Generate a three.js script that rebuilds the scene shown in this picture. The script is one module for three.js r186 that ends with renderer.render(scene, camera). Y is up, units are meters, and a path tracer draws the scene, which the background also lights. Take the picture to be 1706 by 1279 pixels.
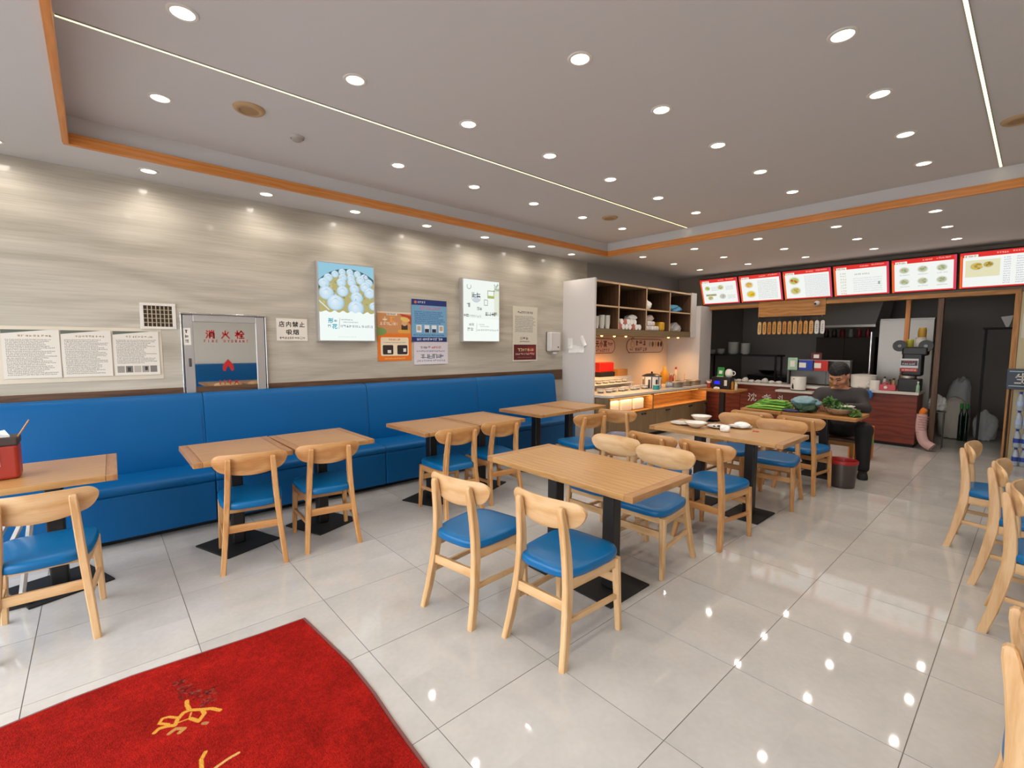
import * as THREE from 'three';
import { RoundedBoxGeometry } from 'three/addons/geometries/RoundedBoxGeometry.js';
import { mergeGeometries, mergeVertices, toCreasedNormals } from 'three/addons/utils/BufferGeometryUtils.js';
import { MarchingCubes } from 'three/addons/objects/MarchingCubes.js';
import { RectAreaLightUniformsLib } from 'three/addons/lights/RectAreaLightUniformsLib.js';

// ---------- camera, sky, exposure ----------
const renderer = new THREE.WebGLRenderer({ antialias: true });
renderer.toneMapping = THREE.LinearToneMapping;
renderer.toneMappingExposure = 1.0;
renderer.shadowMap.enabled = true;
RectAreaLightUniformsLib.init();
const scene = new THREE.Scene();
const camera = new THREE.PerspectiveCamera(78.81, 1706 / 1279, 0.05, 60);
camera.position.set(0.858, 1.512, 0.930);
camera.rotation.set(-0.0846324, 0.843908, 0.003813, 'YXZ');
scene.add(camera);
scene.background = new THREE.Color().setRGB(0.95, 0.975, 1.0);   // overcast sky beyond the shopfront
scene.backgroundIntensity = 5.6;
const LAMP_CD = 1.1, LED_I = 3, SCREEN_GLOW = 0.95;

// ---------- helpers ----------
let seed = 7;
const rnd = () => { seed = (seed * 1664525 + 1013904223) >>> 0; return seed / 4294967296; };
const rr = (a, b) => a + (b - a) * rnd();
const taken = {};
function numbered(n) { const k = taken[n] = (taken[n] ?? -1) + 1; return k ? n + '_' + String(k).padStart(3, '0') : n; }
function shade(o) { o.castShadow = true; o.receiveShadow = true; return o; }
function mesh(name, geo, mat, parent) {
  const g = Array.isArray(geo) ? mergeAll(geo) : geo;
  const m = shade(new THREE.Mesh(g, mat)); m.name = parent && parent !== scene ? name : numbered(name);
  (parent || scene).add(m); return m;
}
function mergeAll(list) {
  const l = list.map((g) => { const n = g.index ? g.toNonIndexed() : g.clone(); for (const k of Object.keys(n.attributes)) if (!['position', 'normal', 'uv'].includes(k)) n.deleteAttribute(k); return n; });
  return mergeGeometries(l);
}
function thing(name, label, category, [x, y, z] = [0, 0, 0], turn = 0, group) {
  const o = new THREE.Group(); o.name = numbered(name); scene.add(o);
  o.position.set(x, y, z); o.rotation.y = turn; o.userData = { label, category }; if (group) o.userData.group = group;
  return o;
}
function tag(o, label, category, group) { o.userData = { label, category }; if (group) o.userData.group = group; return o; }
function struct(name, geo, mat) { const m = mesh(name, geo, mat, scene); m.userData.kind = 'structure'; return m; }
function dup(root, [x, y, z], turn, label, group) {
  const r = root.clone(); r.name = numbered(root.name.replace(/_\d{3}$/, '')); scene.add(r);
  r.position.set(x, y, z); r.rotation.y = turn; r.userData = { ...root.userData, label: label || root.userData.label }; if (group) r.userData.group = group;
  return r;
}
const bx = (w, h, d, x = 0, y = 0, z = 0) => new THREE.BoxGeometry(w, h, d).translate(x, y, z);
const rb = (w, h, d, r = 0.004, x = 0, y = 0, z = 0, s = 1) => new RoundedBoxGeometry(w, h, d, s, Math.min(r, w / 2.01, h / 2.01, d / 2.01)).translate(x, y, z);
const span = (x0, x1, y0, y1, z0, z1, r) => { const a = [Math.abs(x1 - x0), Math.abs(y1 - y0), Math.abs(z1 - z0), (x0 + x1) / 2, (y0 + y1) / 2, (z0 + z1) / 2]; return r ? rb(a[0], a[1], a[2], r, a[3], a[4], a[5]) : bx(...a); };
const cyl = (r0, r1, h, x = 0, y = 0, z = 0, n = 20, open = false) => new THREE.CylinderGeometry(r0, r1, h, n, 1, open).translate(x, y, z);
const lathe = (pts, n = 24) => new THREE.LatheGeometry(pts.map((p) => new THREE.Vector2(p[0], p[1])), n);
const V = (x, y, z) => new THREE.Vector3(x, y, z);
const tube = (pts, r, n = 16, k = 6) => new THREE.TubeGeometry(new THREE.CatmullRomCurve3(pts.map((p) => V(...p))), n, r, k);
const rod = (a, b, r0, r1 = r0, k = 8) => { const A = V(...a), B = V(...b), d = B.clone().sub(A), L = d.length(); return new THREE.CylinderGeometry(r1, r0, L, k).applyQuaternion(new THREE.Quaternion().setFromUnitVectors(V(0, 1, 0), d.normalize())).translate((a[0] + b[0]) / 2, (a[1] + b[1]) / 2, (a[2] + b[2]) / 2); };
// uv in metres by face direction; the grain (u) runs along the axis given
function grain(geo, axis = 'x', off = [0, 0]) {
  const g = geo.index ? geo.toNonIndexed() : geo, p = g.attributes.position, uv = new Float32Array(p.count * 2), A = V(), B = V(), C = V(), n = V();
  const ax = 'xyz'.indexOf(axis);
  for (let i = 0; i < p.count; i += 3) {
    A.fromBufferAttribute(p, i); B.fromBufferAttribute(p, i + 1); C.fromBufferAttribute(p, i + 2);
    n.copy(B).sub(A).cross(C.clone().sub(A)); const a = [Math.abs(n.x), Math.abs(n.y), Math.abs(n.z)], k = a.indexOf(Math.max(...a));
    let r = [0, 1, 2].filter((q) => q !== k); if (r[1] === ax) r = [r[1], r[0]];
    [A, B, C].forEach((v, j) => { const q = v.toArray(); uv[(i + j) * 2] = q[r[0]] + off[0]; uv[(i + j) * 2 + 1] = q[r[1]] + off[1] + k * 0.37; });
  }
  g.setAttribute('uv', new THREE.BufferAttribute(uv, 2)); return g;
}
const crease = (g, a = 0.6) => toCreasedNormals(g, a);
// loft through rings of points (equal counts), closed round, capped
function loft(rings, capA = true, capB = true) {
  const n = rings[0].length, pos = [], idx = [];
  rings.forEach((r) => r.forEach((p) => pos.push(...p)));
  for (let i = 0; i < rings.length - 1; i++) for (let j = 0; j < n; j++) { const a = i * n + j, b = i * n + (j + 1) % n; idx.push(a, b, a + n, b, b + n, a + n); }
  const cap = (r, flip) => { const c = [0, 1, 2].map((k) => rings[r].reduce((s, p) => s + p[k], 0) / n), ci = pos.length / 3; pos.push(...c); for (let j = 0; j < n; j++) { const a = r * n + j, b = r * n + (j + 1) % n; flip ? idx.push(b, a, ci) : idx.push(a, b, ci); } };
  if (capA) cap(0, true); if (capB) cap(rings.length - 1, false);
  const g = new THREE.BufferGeometry(); g.setAttribute('position', new THREE.Float32BufferAttribute(pos, 3)); g.setIndex(idx);
  g.setAttribute('uv', new THREE.Float32BufferAttribute(new Float32Array(pos.length / 3 * 2), 2)); g.computeVertexNormals(); return g;
}
// bar with a chamfered rectangular section, rings level in y: points [x, y, z, width, depth]
function post(pts, c = 0.25) {
  const rings = pts.map(([x, y, z, w, d]) => { const a = w / 2, b = d / 2, e = Math.min(a, b) * c; return [[a, -b + e], [a, b - e], [a - e, b], [-a + e, b], [-a, b - e], [-a, -b + e], [-a + e, -b], [a - e, -b]].map(([u, v]) => [x + u, y, z + v]).reverse(); });
  return crease(loft(rings), 0.5);
}
// beam between two points with width (level) and height
function beam(a, b, w, h, r = 0.003) { const A = V(...a), B = V(...b), L = A.distanceTo(B); const g = rb(w, h, L, r); const m = new THREE.Matrix4().lookAt(A, B, V(0, 1, 0)); m.setPosition(A.add(B).multiplyScalar(0.5)); return g.applyMatrix4(m); }

// ---------- noise and textures ----------
function lattice(sd) { const t = new Float32Array(65536); let s = sd * 7919 + 13; for (let i = 0; i < 65536; i++) { s = (s * 1664525 + 1013904223) >>> 0; t[i] = s / 4294967296; } return (x, y, px, py) => { const xi = Math.floor(x), yi = Math.floor(y), fx = x - xi, fy = y - yi, sx = fx * fx * (3 - 2 * fx), sy = fy * fy * (3 - 2 * fy); const at = (a, b) => t[(((a % px) + px) % px) + (((b % py) + py) % py) * 256]; return (at(xi, yi) * (1 - sx) + at(xi + 1, yi) * sx) * (1 - sy) + (at(xi, yi + 1) * (1 - sx) + at(xi + 1, yi + 1) * sx) * sy; }; }
function dataTex(w, h, fn, srgb = true) {
  const d = new Uint8Array(w * h * 4);
  for (let j = 0; j < h; j++) for (let i = 0; i < w; i++) { const c = fn(i / w, j / h), k = (j * w + i) * 4; d[k] = c[0]; d[k + 1] = c[1]; d[k + 2] = c[2]; d[k + 3] = 255; }
  const t = new THREE.DataTexture(d, w, h); t.wrapS = t.wrapT = THREE.RepeatWrapping; t.magFilter = THREE.LinearFilter; t.minFilter = THREE.LinearMipmapLinearFilter; t.generateMipmaps = true;
  if (srgb) t.colorSpace = THREE.SRGBColorSpace; t.needsUpdate = true; return t;
}
const clampB = (v) => Math.max(0, Math.min(255, v));
// wood: grain along u
function woodTex(sd, a, b, { w = 512, h = 512, rings = 9, wob = 0.8, fine = 0.5 } = {}) {
  const n = lattice(sd), m = lattice(sd + 3);
  return dataTex(w, h, (u, v) => {
    const warp = n(u * 4, v * 8, 4, 8) * wob + n(u * 8, v * 16, 8, 16) * wob * 0.4;
    const ring = 0.5 + 0.5 * Math.sin((v * rings + warp) * Math.PI * 2);
    const fib = m(u * 8, v * 128, 8, 128) * 0.6 + m(u * 32, v * 255, 32, 255) * 0.4;
    const t = Math.max(0, Math.min(1, 0.5 * ring * ring + fine * fib + 0.25 * n(u * 3, v * 5, 3, 5) - 0.1));
    return [0, 1, 2].map((k) => clampB(a[k] + (b[k] - a[k]) * t));
  });
}
const hex = (h) => [(h >> 16) & 255, (h >> 8) & 255, h & 255];
const rep = (t, x, y) => { t.repeat.set(x, y); return t; };
const canvasTex = (w, h, draw) => { const c = document.createElement('canvas'); c.width = w; c.height = h; const x = c.getContext('2d'); draw(x, w, h); const t = new THREE.CanvasTexture(c); t.colorSpace = THREE.SRGBColorSpace; return t; };

// Chinese characters as pen strokes on a 100 grid
const G = {
  店: '50,4 56,14|20,18 92,18|22,18 20,55 8,95|58,28 58,58|58,43 86,43|35,60 83,60 83,93 35,93 35,60', 内: '15,26 15,96|15,26 86,26 86,92 76,95|50,5 50,32 46,48 28,72|52,46 72,70',
  禁: '5,22 45,22|25,5 25,50|24,25 5,46|27,26 43,40|55,22 95,22|75,5 75,50|74,25 55,46|77,26 95,45|20,58 80,58|8,71 92,71|50,71 50,96 42,92|28,79 15,94|70,79 86,92', 止: '50,8 50,90|50,43 85,43|25,40 25,90|7,90 94,90',
  吸: '8,25 32,25 32,70 8,70 8,25|40,15 80,15 75,40 92,40 80,66 40,95|50,15 48,50 32,92|52,46 66,70 95,95', 烟: '20,8 20,50 5,95|22,55 36,85|8,30 12,45|34,25 28,40|48,15 92,15 92,92 48,92 48,15|55,38 86,38|70,22 70,45 55,80|71,50 86,78',
  消: '10,10 21,20|5,35 17,45|5,92 22,60|62,5 62,33|40,10 48,26|85,10 76,26|40,95 40,36 85,36 85,95 76,92|40,55 85,55|40,73 85,73', 火: '50,8 48,46 10,95|50,46 90,95|22,30 30,50|80,25 66,48',
  栓: '5,30 42,30|24,5 24,95|22,35 5,65|26,40 40,55|68,5 42,40|68,5 96,40|52,48 86,48|54,70 84,70|46,93 94,93|69,48 69,93', 沈: '10,10 21,20|5,35 17,45|5,92 22,60|38,38 38,22 92,22 88,38|64,5 64,46 38,95|66,46 66,85 73,92 92,92 92,75',
  老: '25,22 75,22|48,5 48,40|5,40 95,40|85,10 10,72|70,52 40,64|38,50 38,85 45,92 88,92 90,75', 头: '25,12 40,22|15,32 30,42|8,60 92,60|55,5 55,60 10,95|58,66 88,92',
  形: '8,15 55,15|5,48 58,48|20,15 20,50 8,92|42,15 42,92|90,8 62,32|92,35 62,60|95,62 58,95', 如: '5,35 45,35|24,8 12,55 42,88|40,35 30,70 5,92|55,25 92,25 92,82 55,82 55,25', 花: '5,20 95,20|32,8 32,32|68,8 68,32|35,35 8,70|22,55 22,95|85,42 50,65|52,38 52,85 60,92 90,92 92,78',
  生: '25,12 10,40|15,32 88,32|50,5 50,92|20,60 82,60|5,92 95,92', 元: '22,15 78,15|5,42 95,42|38,42 35,70 8,95|62,42 62,85 70,92 92,92 93,75', 小: '50,5 50,92 40,88|28,35 12,70|70,35 90,70', 菜: '5,15 95,15|32,5 32,25|68,5 68,25|75,28 20,38|25,42 32,52|50,40 54,50|76,38 66,52|10,62 90,62|50,52 50,96|48,64 10,92|52,64 92,92',
};
const strokes = (ch) => (G[ch] || '').split('|').map((s) => s.split(' ').map((p) => p.split(',').map(Number)));
function glyph(x, ch, px, py, s, wt = 9) { x.lineWidth = s * wt / 100; x.lineCap = x.lineJoin = 'round'; for (const st of strokes(ch)) { x.beginPath(); st.forEach(([a, b], i) => x[i ? 'lineTo' : 'moveTo'](px + a * s / 100, py + b * s / 100)); x.stroke(); } }
function words(x, str, px, py, s, gap = 1.12, wt) { [...str].forEach((c, i) => glyph(x, c, px + i * s * gap, py, s, wt)); }
// print too fine to read in the photograph: short broken strokes
function smudge(x, px, py, w, s, gap = 1.1) { for (let q = px; q < px + w - s * 0.6; q += s * gap) { x.lineWidth = s * 0.13; x.beginPath(); for (let k = 0; k < 4; k++) { const a = rnd() * s * 0.9, b = rnd() * s * 0.9; rnd() < 0.5 ? (x.moveTo(q, py + a), x.lineTo(q + s * 0.9, py + a)) : (x.moveTo(q + b, py), x.lineTo(q + b, py + s * 0.95)); } x.stroke(); } }

// ---------- materials ----------
const std = (o) => new THREE.MeshStandardMaterial(o), phy = (o) => new THREE.MeshPhysicalMaterial(o);
const M = {};
const oakT = woodTex(11, hex(0xd3a36c), hex(0xae753e), { rings: 5, wob: 0.7 });
const paleT = woodTex(17, hex(0xdbb689), hex(0xc0925c), { rings: 5, wob: 0.6, fine: 0.45 });
const tableT = woodTex(23, hex(0xcb9d62), hex(0xae804a), { rings: 12, wob: 0.7 });
M.oak = phy({ map: rep(oakT, 2.2, 2.2), roughness: 0.42, clearcoat: 0.25, clearcoatRoughness: 0.35 });
M.pale = phy({ map: rep(paleT, 2.2, 2.2), roughness: 0.42, clearcoat: 0.25, clearcoatRoughness: 0.35 });
M.table = phy({ map: rep(tableT, 1.6, 1.6), roughness: 0.36, clearcoat: 0.35, clearcoatRoughness: 0.3 });
M.tableEnd = phy({ map: rep(woodTex(29, hex(0xbb8a55), hex(0x97693e), { rings: 7 }), 2, 2), roughness: 0.4, clearcoat: 0.3, clearcoatRoughness: 0.3 });
M.trim = std({ map: rep(woodTex(31, hex(0xe09650), hex(0xc07630), { rings: 6 }), 1.2, 4), roughness: 0.45 });
M.mahogany = std({ map: rep(woodTex(37, hex(0x8a3a24), hex(0x562013), { rings: 8 }), 1, 1.6), roughness: 0.42 });
M.walnut = std({ map: rep(woodTex(41, hex(0x6a4a33), hex(0x45301f), { rings: 9 }), 1, 2), roughness: 0.5 });
M.greyoak = std({ map: rep(woodTex(43, hex(0x8f7a5a), hex(0x66543c), { rings: 14, wob: 0.4 }), 1.2, 2.4), roughness: 0.55 });
M.honey = std({ map: rep(woodTex(47, hex(0xc89050), hex(0x9a6630), { rings: 7 }), 1, 2), roughness: 0.5 });
const vinylN = lattice(53);
const vinylT = dataTex(1024, 1024, (u, v) => {
  const wp = vinylN(u * 3, v * 4, 3, 4) * 2.4 + vinylN(u * 6, v * 9, 6, 9) * 0.8, r = 0.5 + 0.5 * Math.sin((v * 6 + wp) * 6.283), f = vinylN(u * 20, v * 250, 20, 250), c = vinylN(u * 5, v * 40, 5, 40), k = vinylN(u * 4, v * 14, 4, 14);
  const t = 0.2 * r * r + 0.24 * f + 0.3 * c + 0.3 * k; return [208 - 52 * t, 202 - 53 * t, 189 - 55 * t];
});
M.vinyl = phy({ map: rep(vinylT, 0.3, 0.5), roughness: 0.4, clearcoat: 0.22, clearcoatRoughness: 0.08 });
M.white = std({ color: 0xdcd8d0, roughness: 0.85 });
M.ceiling = std({ color: 0xcfcdcc, roughness: 0.9 });
M.gloss = phy({ color: 0xd3cecb, roughness: 0.35 });
M.beige = phy({ color: 0xe3cbb2, roughness: 0.3, clearcoat: 0.4, clearcoatRoughness: 0.15 });
M.greywall = std({ color: 0x9b9690, roughness: 0.9 });

M.brownwall = std({ color: 0x3a302a, roughness: 0.7 }); M.beamwall = std({ color: 0x8a7e70, roughness: 0.8 });
M.cream = std({ color: 0xc9bf9f, roughness: 0.8 });
const vinT = dataTex(256, 256, (u, v) => { const n = vinylN(u * 128, v * 128, 128, 128); return [n * 255, n * 255, n * 255]; }, false);
M.leather = phy({ color: 0x005792, roughness: 0.42, specularIntensity: 0.45, clearcoat: 0.06, clearcoatRoughness: 0.3, bumpMap: rep(vinT, 6, 6), bumpScale: 0.0004 });
M.piping = phy({ color: 0x024684, roughness: 0.35 });
M.seat = phy({ color: 0x006199, roughness: 0.34, specularIntensity: 0.6, clearcoat: 0.12, clearcoatRoughness: 0.2 });
M.kick = std({ color: 0x0c0d10, roughness: 0.6 });
M.black = phy({ color: 0x141416, roughness: 0.4 });
M.blackMatt = std({ color: 0x101010, roughness: 0.7 });
M.grout = std({ color: 0x6e675f, roughness: 0.9 });
const tn = lattice(61);
const tileTs = [0, 1, 2].map((k) => dataTex(256, 256, (u, v) => { const a = tn(u * 3 + k * 5, v * 3, 64, 64), b = tn(u * 9, v * 9 + k * 7, 64, 64), c = tn(u * 60, v * 60, 200, 200); const d = (a - 0.5) * 12 + (b - 0.5) * 7 + (c - 0.5) * 5; return [188 + d, 185 + d, 181 + d]; }));
M.tiles = tileTs.map((t) => phy({ map: t, roughness: 0.045, specularIntensity: 0.6 }));
M.steel = std({ color: 0xa8a49e, metalness: 1, roughness: 0.42 });
M.steelDark = std({ color: 0x6c6a68, metalness: 1, roughness: 0.4 });
M.chrome = std({ color: 0xd8d8da, metalness: 1, roughness: 0.15 });
M.alu = std({ color: 0xc4c2c0, metalness: 0.7, roughness: 0.35 });
M.mirror = std({ color: 0xd4d6d4, metalness: 1, roughness: 0.02 });
M.porcelain = phy({ color: 0xe9e6df, roughness: 0.2, clearcoat: 0.6 });
M.paper = std({ color: 0xe6e2da, roughness: 0.9 });
M.tissue = std({ color: 0xf1efec, roughness: 1 });
M.glass = phy({ color: 0xffffff, transmission: 1, thickness: 0, roughness: 0.02, ior: 1.45 });
M.clearBag = phy({ color: 0xe8ecec, transmission: 0.55, thickness: 0, roughness: 0.6, side: THREE.DoubleSide });
M.bottlePlastic = phy({ color: 0xdfeaf4, transmission: 0.6, thickness: 0, roughness: 0.3 });
const flat = (c, r = 0.6, o = {}) => std({ color: c, roughness: r, ...o });
M.lens = std({ color: 0xffffff, emissive: 0xfff4e2, emissiveIntensity: 4.5, roughness: 0.5 });
M.led = std({ color: 0xffffff, emissive: 0xfff6ae, emissiveIntensity: 1.9, roughness: 0.5 });
M.warmLed = std({ color: 0xffffff, emissive: 0xffb45a, emissiveIntensity: 6, roughness: 0.5 });
M.red = flat(0xb81c16, 0.5); M.blue = flat(0x163a9c, 0.5); M.teal = flat(0x1d8a96, 0.4); M.orange = flat(0xe07a1c, 0.6); M.green = flat(0x1f8b3c, 0.5);

// ---------- the setting ----------
const XL = -4.18, XR = 2.62, ZF = 2.45, ZB = -8.15, HC = 2.86, HT = 3.04, KZ = -11.4;
const TX0 = -3.6, TX1 = 1.84, TZ0 = 1.02, TZ1 = -4.96;
{ // floor: one mesh per tile
  const floor = new THREE.Group(); floor.name = 'floor'; floor.userData.kind = 'structure'; scene.add(floor);
  mesh('screed', span(XL - 0.2, XR + 0.2, -0.12, -0.0015, ZF + 0.2, KZ - 0.2), M.grout, floor);
  const T = 0.62, J = 0.0035, cache = {};
  for (let j = -7; j < 5; j++) for (let i = -4; i < 19; i++) {
    const x0 = Math.max(XL, j * T), x1 = Math.min(XR, (j + 1) * T), z1 = Math.min(ZF, -i * T), z0 = Math.max(KZ, -(i + 1) * T);
    if (x1 - x0 < 0.02 || z1 - z0 < 0.02) continue;
    const w = x1 - x0 - J, d = z1 - z0 - J, key = w.toFixed(3) + d.toFixed(3);
    const g = cache[key] = cache[key] || grain(bx(w, 0.011, d), 'x');
    const m = mesh('tile', g, M.tiles[Math.floor(rnd() * 3)], floor); m.position.set((x0 + x1) / 2, -0.0055, (z0 + z1) / 2);
    m.rotation.set(rr(-0.0006, 0.0006), 0, rr(-0.0006, 0.0006));
  }
}
{ // ceiling with the raised tray
  struct('ceiling', [span(XL - 0.2, TX0, HC, 3.3, ZF, ZB), span(TX1, XR + 0.2, HC, 3.3, ZF, ZB), span(TX0, TX1, HC, 3.3, ZF, TZ0), span(TX0, TX1, HC, 3.3, TZ1, ZB), span(TX0, TX1, HT, 3.3, TZ0, TZ1)], M.ceiling);
  const y0 = 2.842, y1 = 2.918, t = 0.03;
  struct('trim_1', grain(span(TX0 - 0.004, TX0 + t, y0, y1, TZ0, TZ1, 0.004), 'z'), M.trim);
  struct('trim_2', grain(span(TX0 + t, TX1 - t, y0, y1, TZ1 - 0.004, TZ1 + t, 0.004), 'x'), M.trim);
  struct('trim_3', grain(span(TX1 - t, TX1 + 0.004, y0, y1, TZ0, TZ1, 0.004), 'z'), M.trim);
  struct('trim_4', grain(span(TX0 + t, TX1 - t, y0, y1, TZ0 - t, TZ0 + 0.004, 0.004), 'x'), M.trim);
  struct('trim_5', grain(span(XL, XL + 0.022, 0.965, 1.12, ZF, -4.6, 0.003), 'z'), M.walnut);
}
struct('wall_left', grain(span(XL - 0.2, XL, 0, HC, ZF, -5.2), 'z'), M.vinyl);
{ const w = struct('wall_left_rear', [span(XL - 0.2, XL, 0, HC, -5.2, KZ)], M.greywall); w.name = 'wall_rear_left'; }
struct('wall_right', grain(span(XR, XR + 0.2, 0, HC, ZF, KZ), 'z'), M.white);
{ // shopfront behind the camera: glazing between posts
  struct('wall_front', [span(XL - 0.2, XR + 0.2, 2.55, 3.3, ZF, ZF + 0.2), span(XL - 0.2, XL + 0.25, 0, 2.55, ZF, ZF + 0.2), span(XR - 0.25, XR + 0.2, 0, 2.55, ZF, ZF + 0.2), span(XL, XR, -0.05, 0.12, ZF, ZF + 0.2)], M.white);
  const edges = [XL + 0.25, -2.4, -0.9, 0.6, XR - 0.25];
  edges.slice(0, -1).forEach((a, i) => {
    const b = edges[i + 1], w = new THREE.Group(); w.name = 'window_' + (i + 1); w.userData.kind = 'structure'; scene.add(w);
    mesh('frame', [span(a, a + 0.04, 0.12, 2.55, ZF + 0.06, ZF + 0.12), span(b - 0.04, b, 0.12, 2.55, ZF + 0.06, ZF + 0.12), span(a, b, 0.12, 0.17, ZF + 0.06, ZF + 0.12), span(a, b, 2.5, 2.55, ZF + 0.06, ZF + 0.12)], M.alu, w);
    mesh('pane', new THREE.PlaneGeometry(b - a - 0.08, 2.33).translate((a + b) / 2, 1.335, ZF + 0.09), M.glass, w);
  });
  struct('pavement', span(-9, 7, -0.25, -0.06, ZF + 0.2, 12), flat(0x8d8a86, 0.9));
}
{ // back: beam above the kitchen opening, jambs, dim kitchen
  struct('wall_back', [span(XL, XR, 2.26, 3.3, ZB, ZB - 0.12), span(0.66, XR, 0, 2.26, ZB, ZB - 0.12)], M.beamwall);
  struct('wall_cream', [span(0.668, XR, 0, 2.22, ZB + 0.002, ZB + 0.012)], M.cream).name = 'wall_back_right';
  struct('trim_6', grain(span(-3.5, 0.66, 2.2, 2.262, ZB - 0.1, ZB + 0.02, 0.003), 'x'), M.honey);
  struct('trim_7', grain(span(0.605, 0.665, 0, 2.2, ZB - 0.1, ZB + 0.02, 0.003), 'y'), M.honey);
  struct('trim_8', grain(span(-0.545, -0.488, 0.84, 2.26, ZB - 0.34, ZB - 0.27, 0.003), 'y'), M.trim);
  struct('trim_9', grain(span(-0.15, -0.085, 0, 2.2, ZB - 0.1, ZB - 0.02, 0.003), 'y'), M.walnut);
  struct('wall_kitchen', [span(XL, XR, 0, 3, KZ, KZ - 0.15), span(1.3, 1.4, 0, 2.8, ZB - 0.12, KZ)], M.greywall).name = 'wall_kitchen_back';
  struct('ceiling_kitchen', span(XL, XR, 2.72, 3.3, ZB - 0.12, KZ), M.greywall);
  struct('wall_alcove', [span(XL, -3.5, 0, 2.26, -7.79, -7.86)], M.gloss).name = 'wall_side_panel';
  struct('wall_kitchen_return', [span(-3.58, -3.5, 0, 2.26, -7.86, ZB - 0.1)], M.gloss).name = 'wall_side_return';
  struct('backsplash', span(XL, XL + 0.008, 0.72, 1.68, -4.66, -7.79), M.beige).name = 'wall_backsplash';
}

// ---------- lamps ----------
const ringG = lathe([[0.048, 0], [0.05, -0.006], [0.062, -0.006], [0.066, -0.002], [0.066, 0]], 24), discG = new THREE.CircleGeometry(0.049, 24).rotateX(Math.PI / 2).translate(0, -0.004, 0);
function downlight(x, y, z, label, group) {
  const t = thing('downlight', label, 'ceiling light', [x, y, z], 0, group);
  mesh('trim_ring', ringG, M.white, t); mesh('lens', discG, M.lens, t);
  const s = new THREE.SpotLight(0xfff4e6, LAMP_CD, 0, 1.56, 1, 2); s.position.set(0, -0.012, 0); s.castShadow = true; s.shadow.radius = 1.5; s.name = 'lamp';
  s.target.position.set(0, -1, 0); s.target.name = 'aim'; t.add(s); t.add(s.target);
}
for (const [j, x] of [-2.9, -1.885, -0.88, 0.112, 1.12].entries()) for (const [i, z] of [0.545, -0.28, -1.095, -1.91, -2.72, -3.54, -4.35].entries()) {
  if (j === 0 && i === 1) continue;
  downlight(x, HT, z, ['round tray downlight between the bench-side wooden edge and light line', 'round tray downlight in the row just inside the bench-side light line', 'round tray downlight in the middle row between the two light lines', 'round tray downlight in the row just inside the aisle-side light line', 'round tray downlight beyond the aisle-side light line'][j], 'tray downlights ' + ['by the bench edge', 'inside the bench line', 'in the middle', 'inside the aisle line', 'beyond the aisle line'][j]);
}
for (const z of [1.38, 0.545, -0.3, -1.13, -1.975, -2.82, -3.64, -4.47]) downlight(-3.885, HC, z, 'round downlight in the low soffit above the blue wall bench', 'downlights above the wall bench');
for (const x of [-3.28, -2.45, -1.605, -0.763, 0.077]) for (const z of [-5.43, -6.35, -7.25]) downlight(x, HC, z, z > -6 ? 'round downlight in the low ceiling row beside the wooden tray edge' : z > -7 ? 'round downlight in the middle row of the low ceiling by the kitchen' : 'round downlight in the low ceiling row right before the menu screens', z > -6 ? 'downlights beside the tray edge' : z > -7 ? 'downlights in the middle kitchen row' : 'downlights before the menu screens');
for (const [x, lab] of [[-2.3, 'thin glowing light line in the ceiling tray on the bench side'], [0.54, 'thin glowing light line in the ceiling tray on the aisle side']]) {
  const t = thing('led_strip', lab, 'light strip', [x, HT, (TZ0 + TZ1) / 2]);
  mesh('channel', [span(-0.012, -0.008, -0.006, 0.001, -2.96, 2.96), span(0.008, 0.012, -0.006, 0.001, -2.96, 2.96)], M.alu, t);
  mesh('diffuser', span(-0.008, 0.008, -0.004, 0.001, -2.96, 2.96), M.led, t);
  const a = new THREE.RectAreaLight(0xfff0c4, LED_I, 0.014, 5.9); a.rotation.x = -Math.PI / 2; a.position.y = -0.012; a.name = 'strip_glow'; t.add(a);
}
{ // ceiling openings, sensors
  const speaker = (x, z, label) => { const t = thing('ceiling_speaker', label, 'ceiling speaker', [x, HT, z]); mesh('rim', lathe([[0.055, 0], [0.06, -0.02], [0.085, -0.016], [0.095, -0.004], [0.095, 0]], 28), flat(0xb89a74, 0.7), t); mesh('cup', lathe([[0, -0.012], [0.05, -0.012], [0.058, -0.018]], 24), flat(0xa58560, 0.8), t); };
  speaker(-2.676, 0.096, 'tan round ceiling fitting left open near the low grey disc'); speaker(-2.682, -3.784, 'tan round ceiling fitting near the far end of the light line'); speaker(0.672, -3.816, 'tan round ceiling fitting beside the aisle light line');
  const d = thing('smoke_detector', 'small grey round smoke detector on the tray ceiling', 'smoke detector', [-2.905, HT, -0.272]); mesh('base', lathe([[0.05, 0], [0.05, -0.012], [0.045, -0.016]], 24), flat(0xb9b3ac, 0.7), d); mesh('cap', lathe([[0, -0.034], [0.028, -0.032], [0.04, -0.02], [0.042, -0.014]], 24), flat(0xaaa49d, 0.7), d);
}

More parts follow.
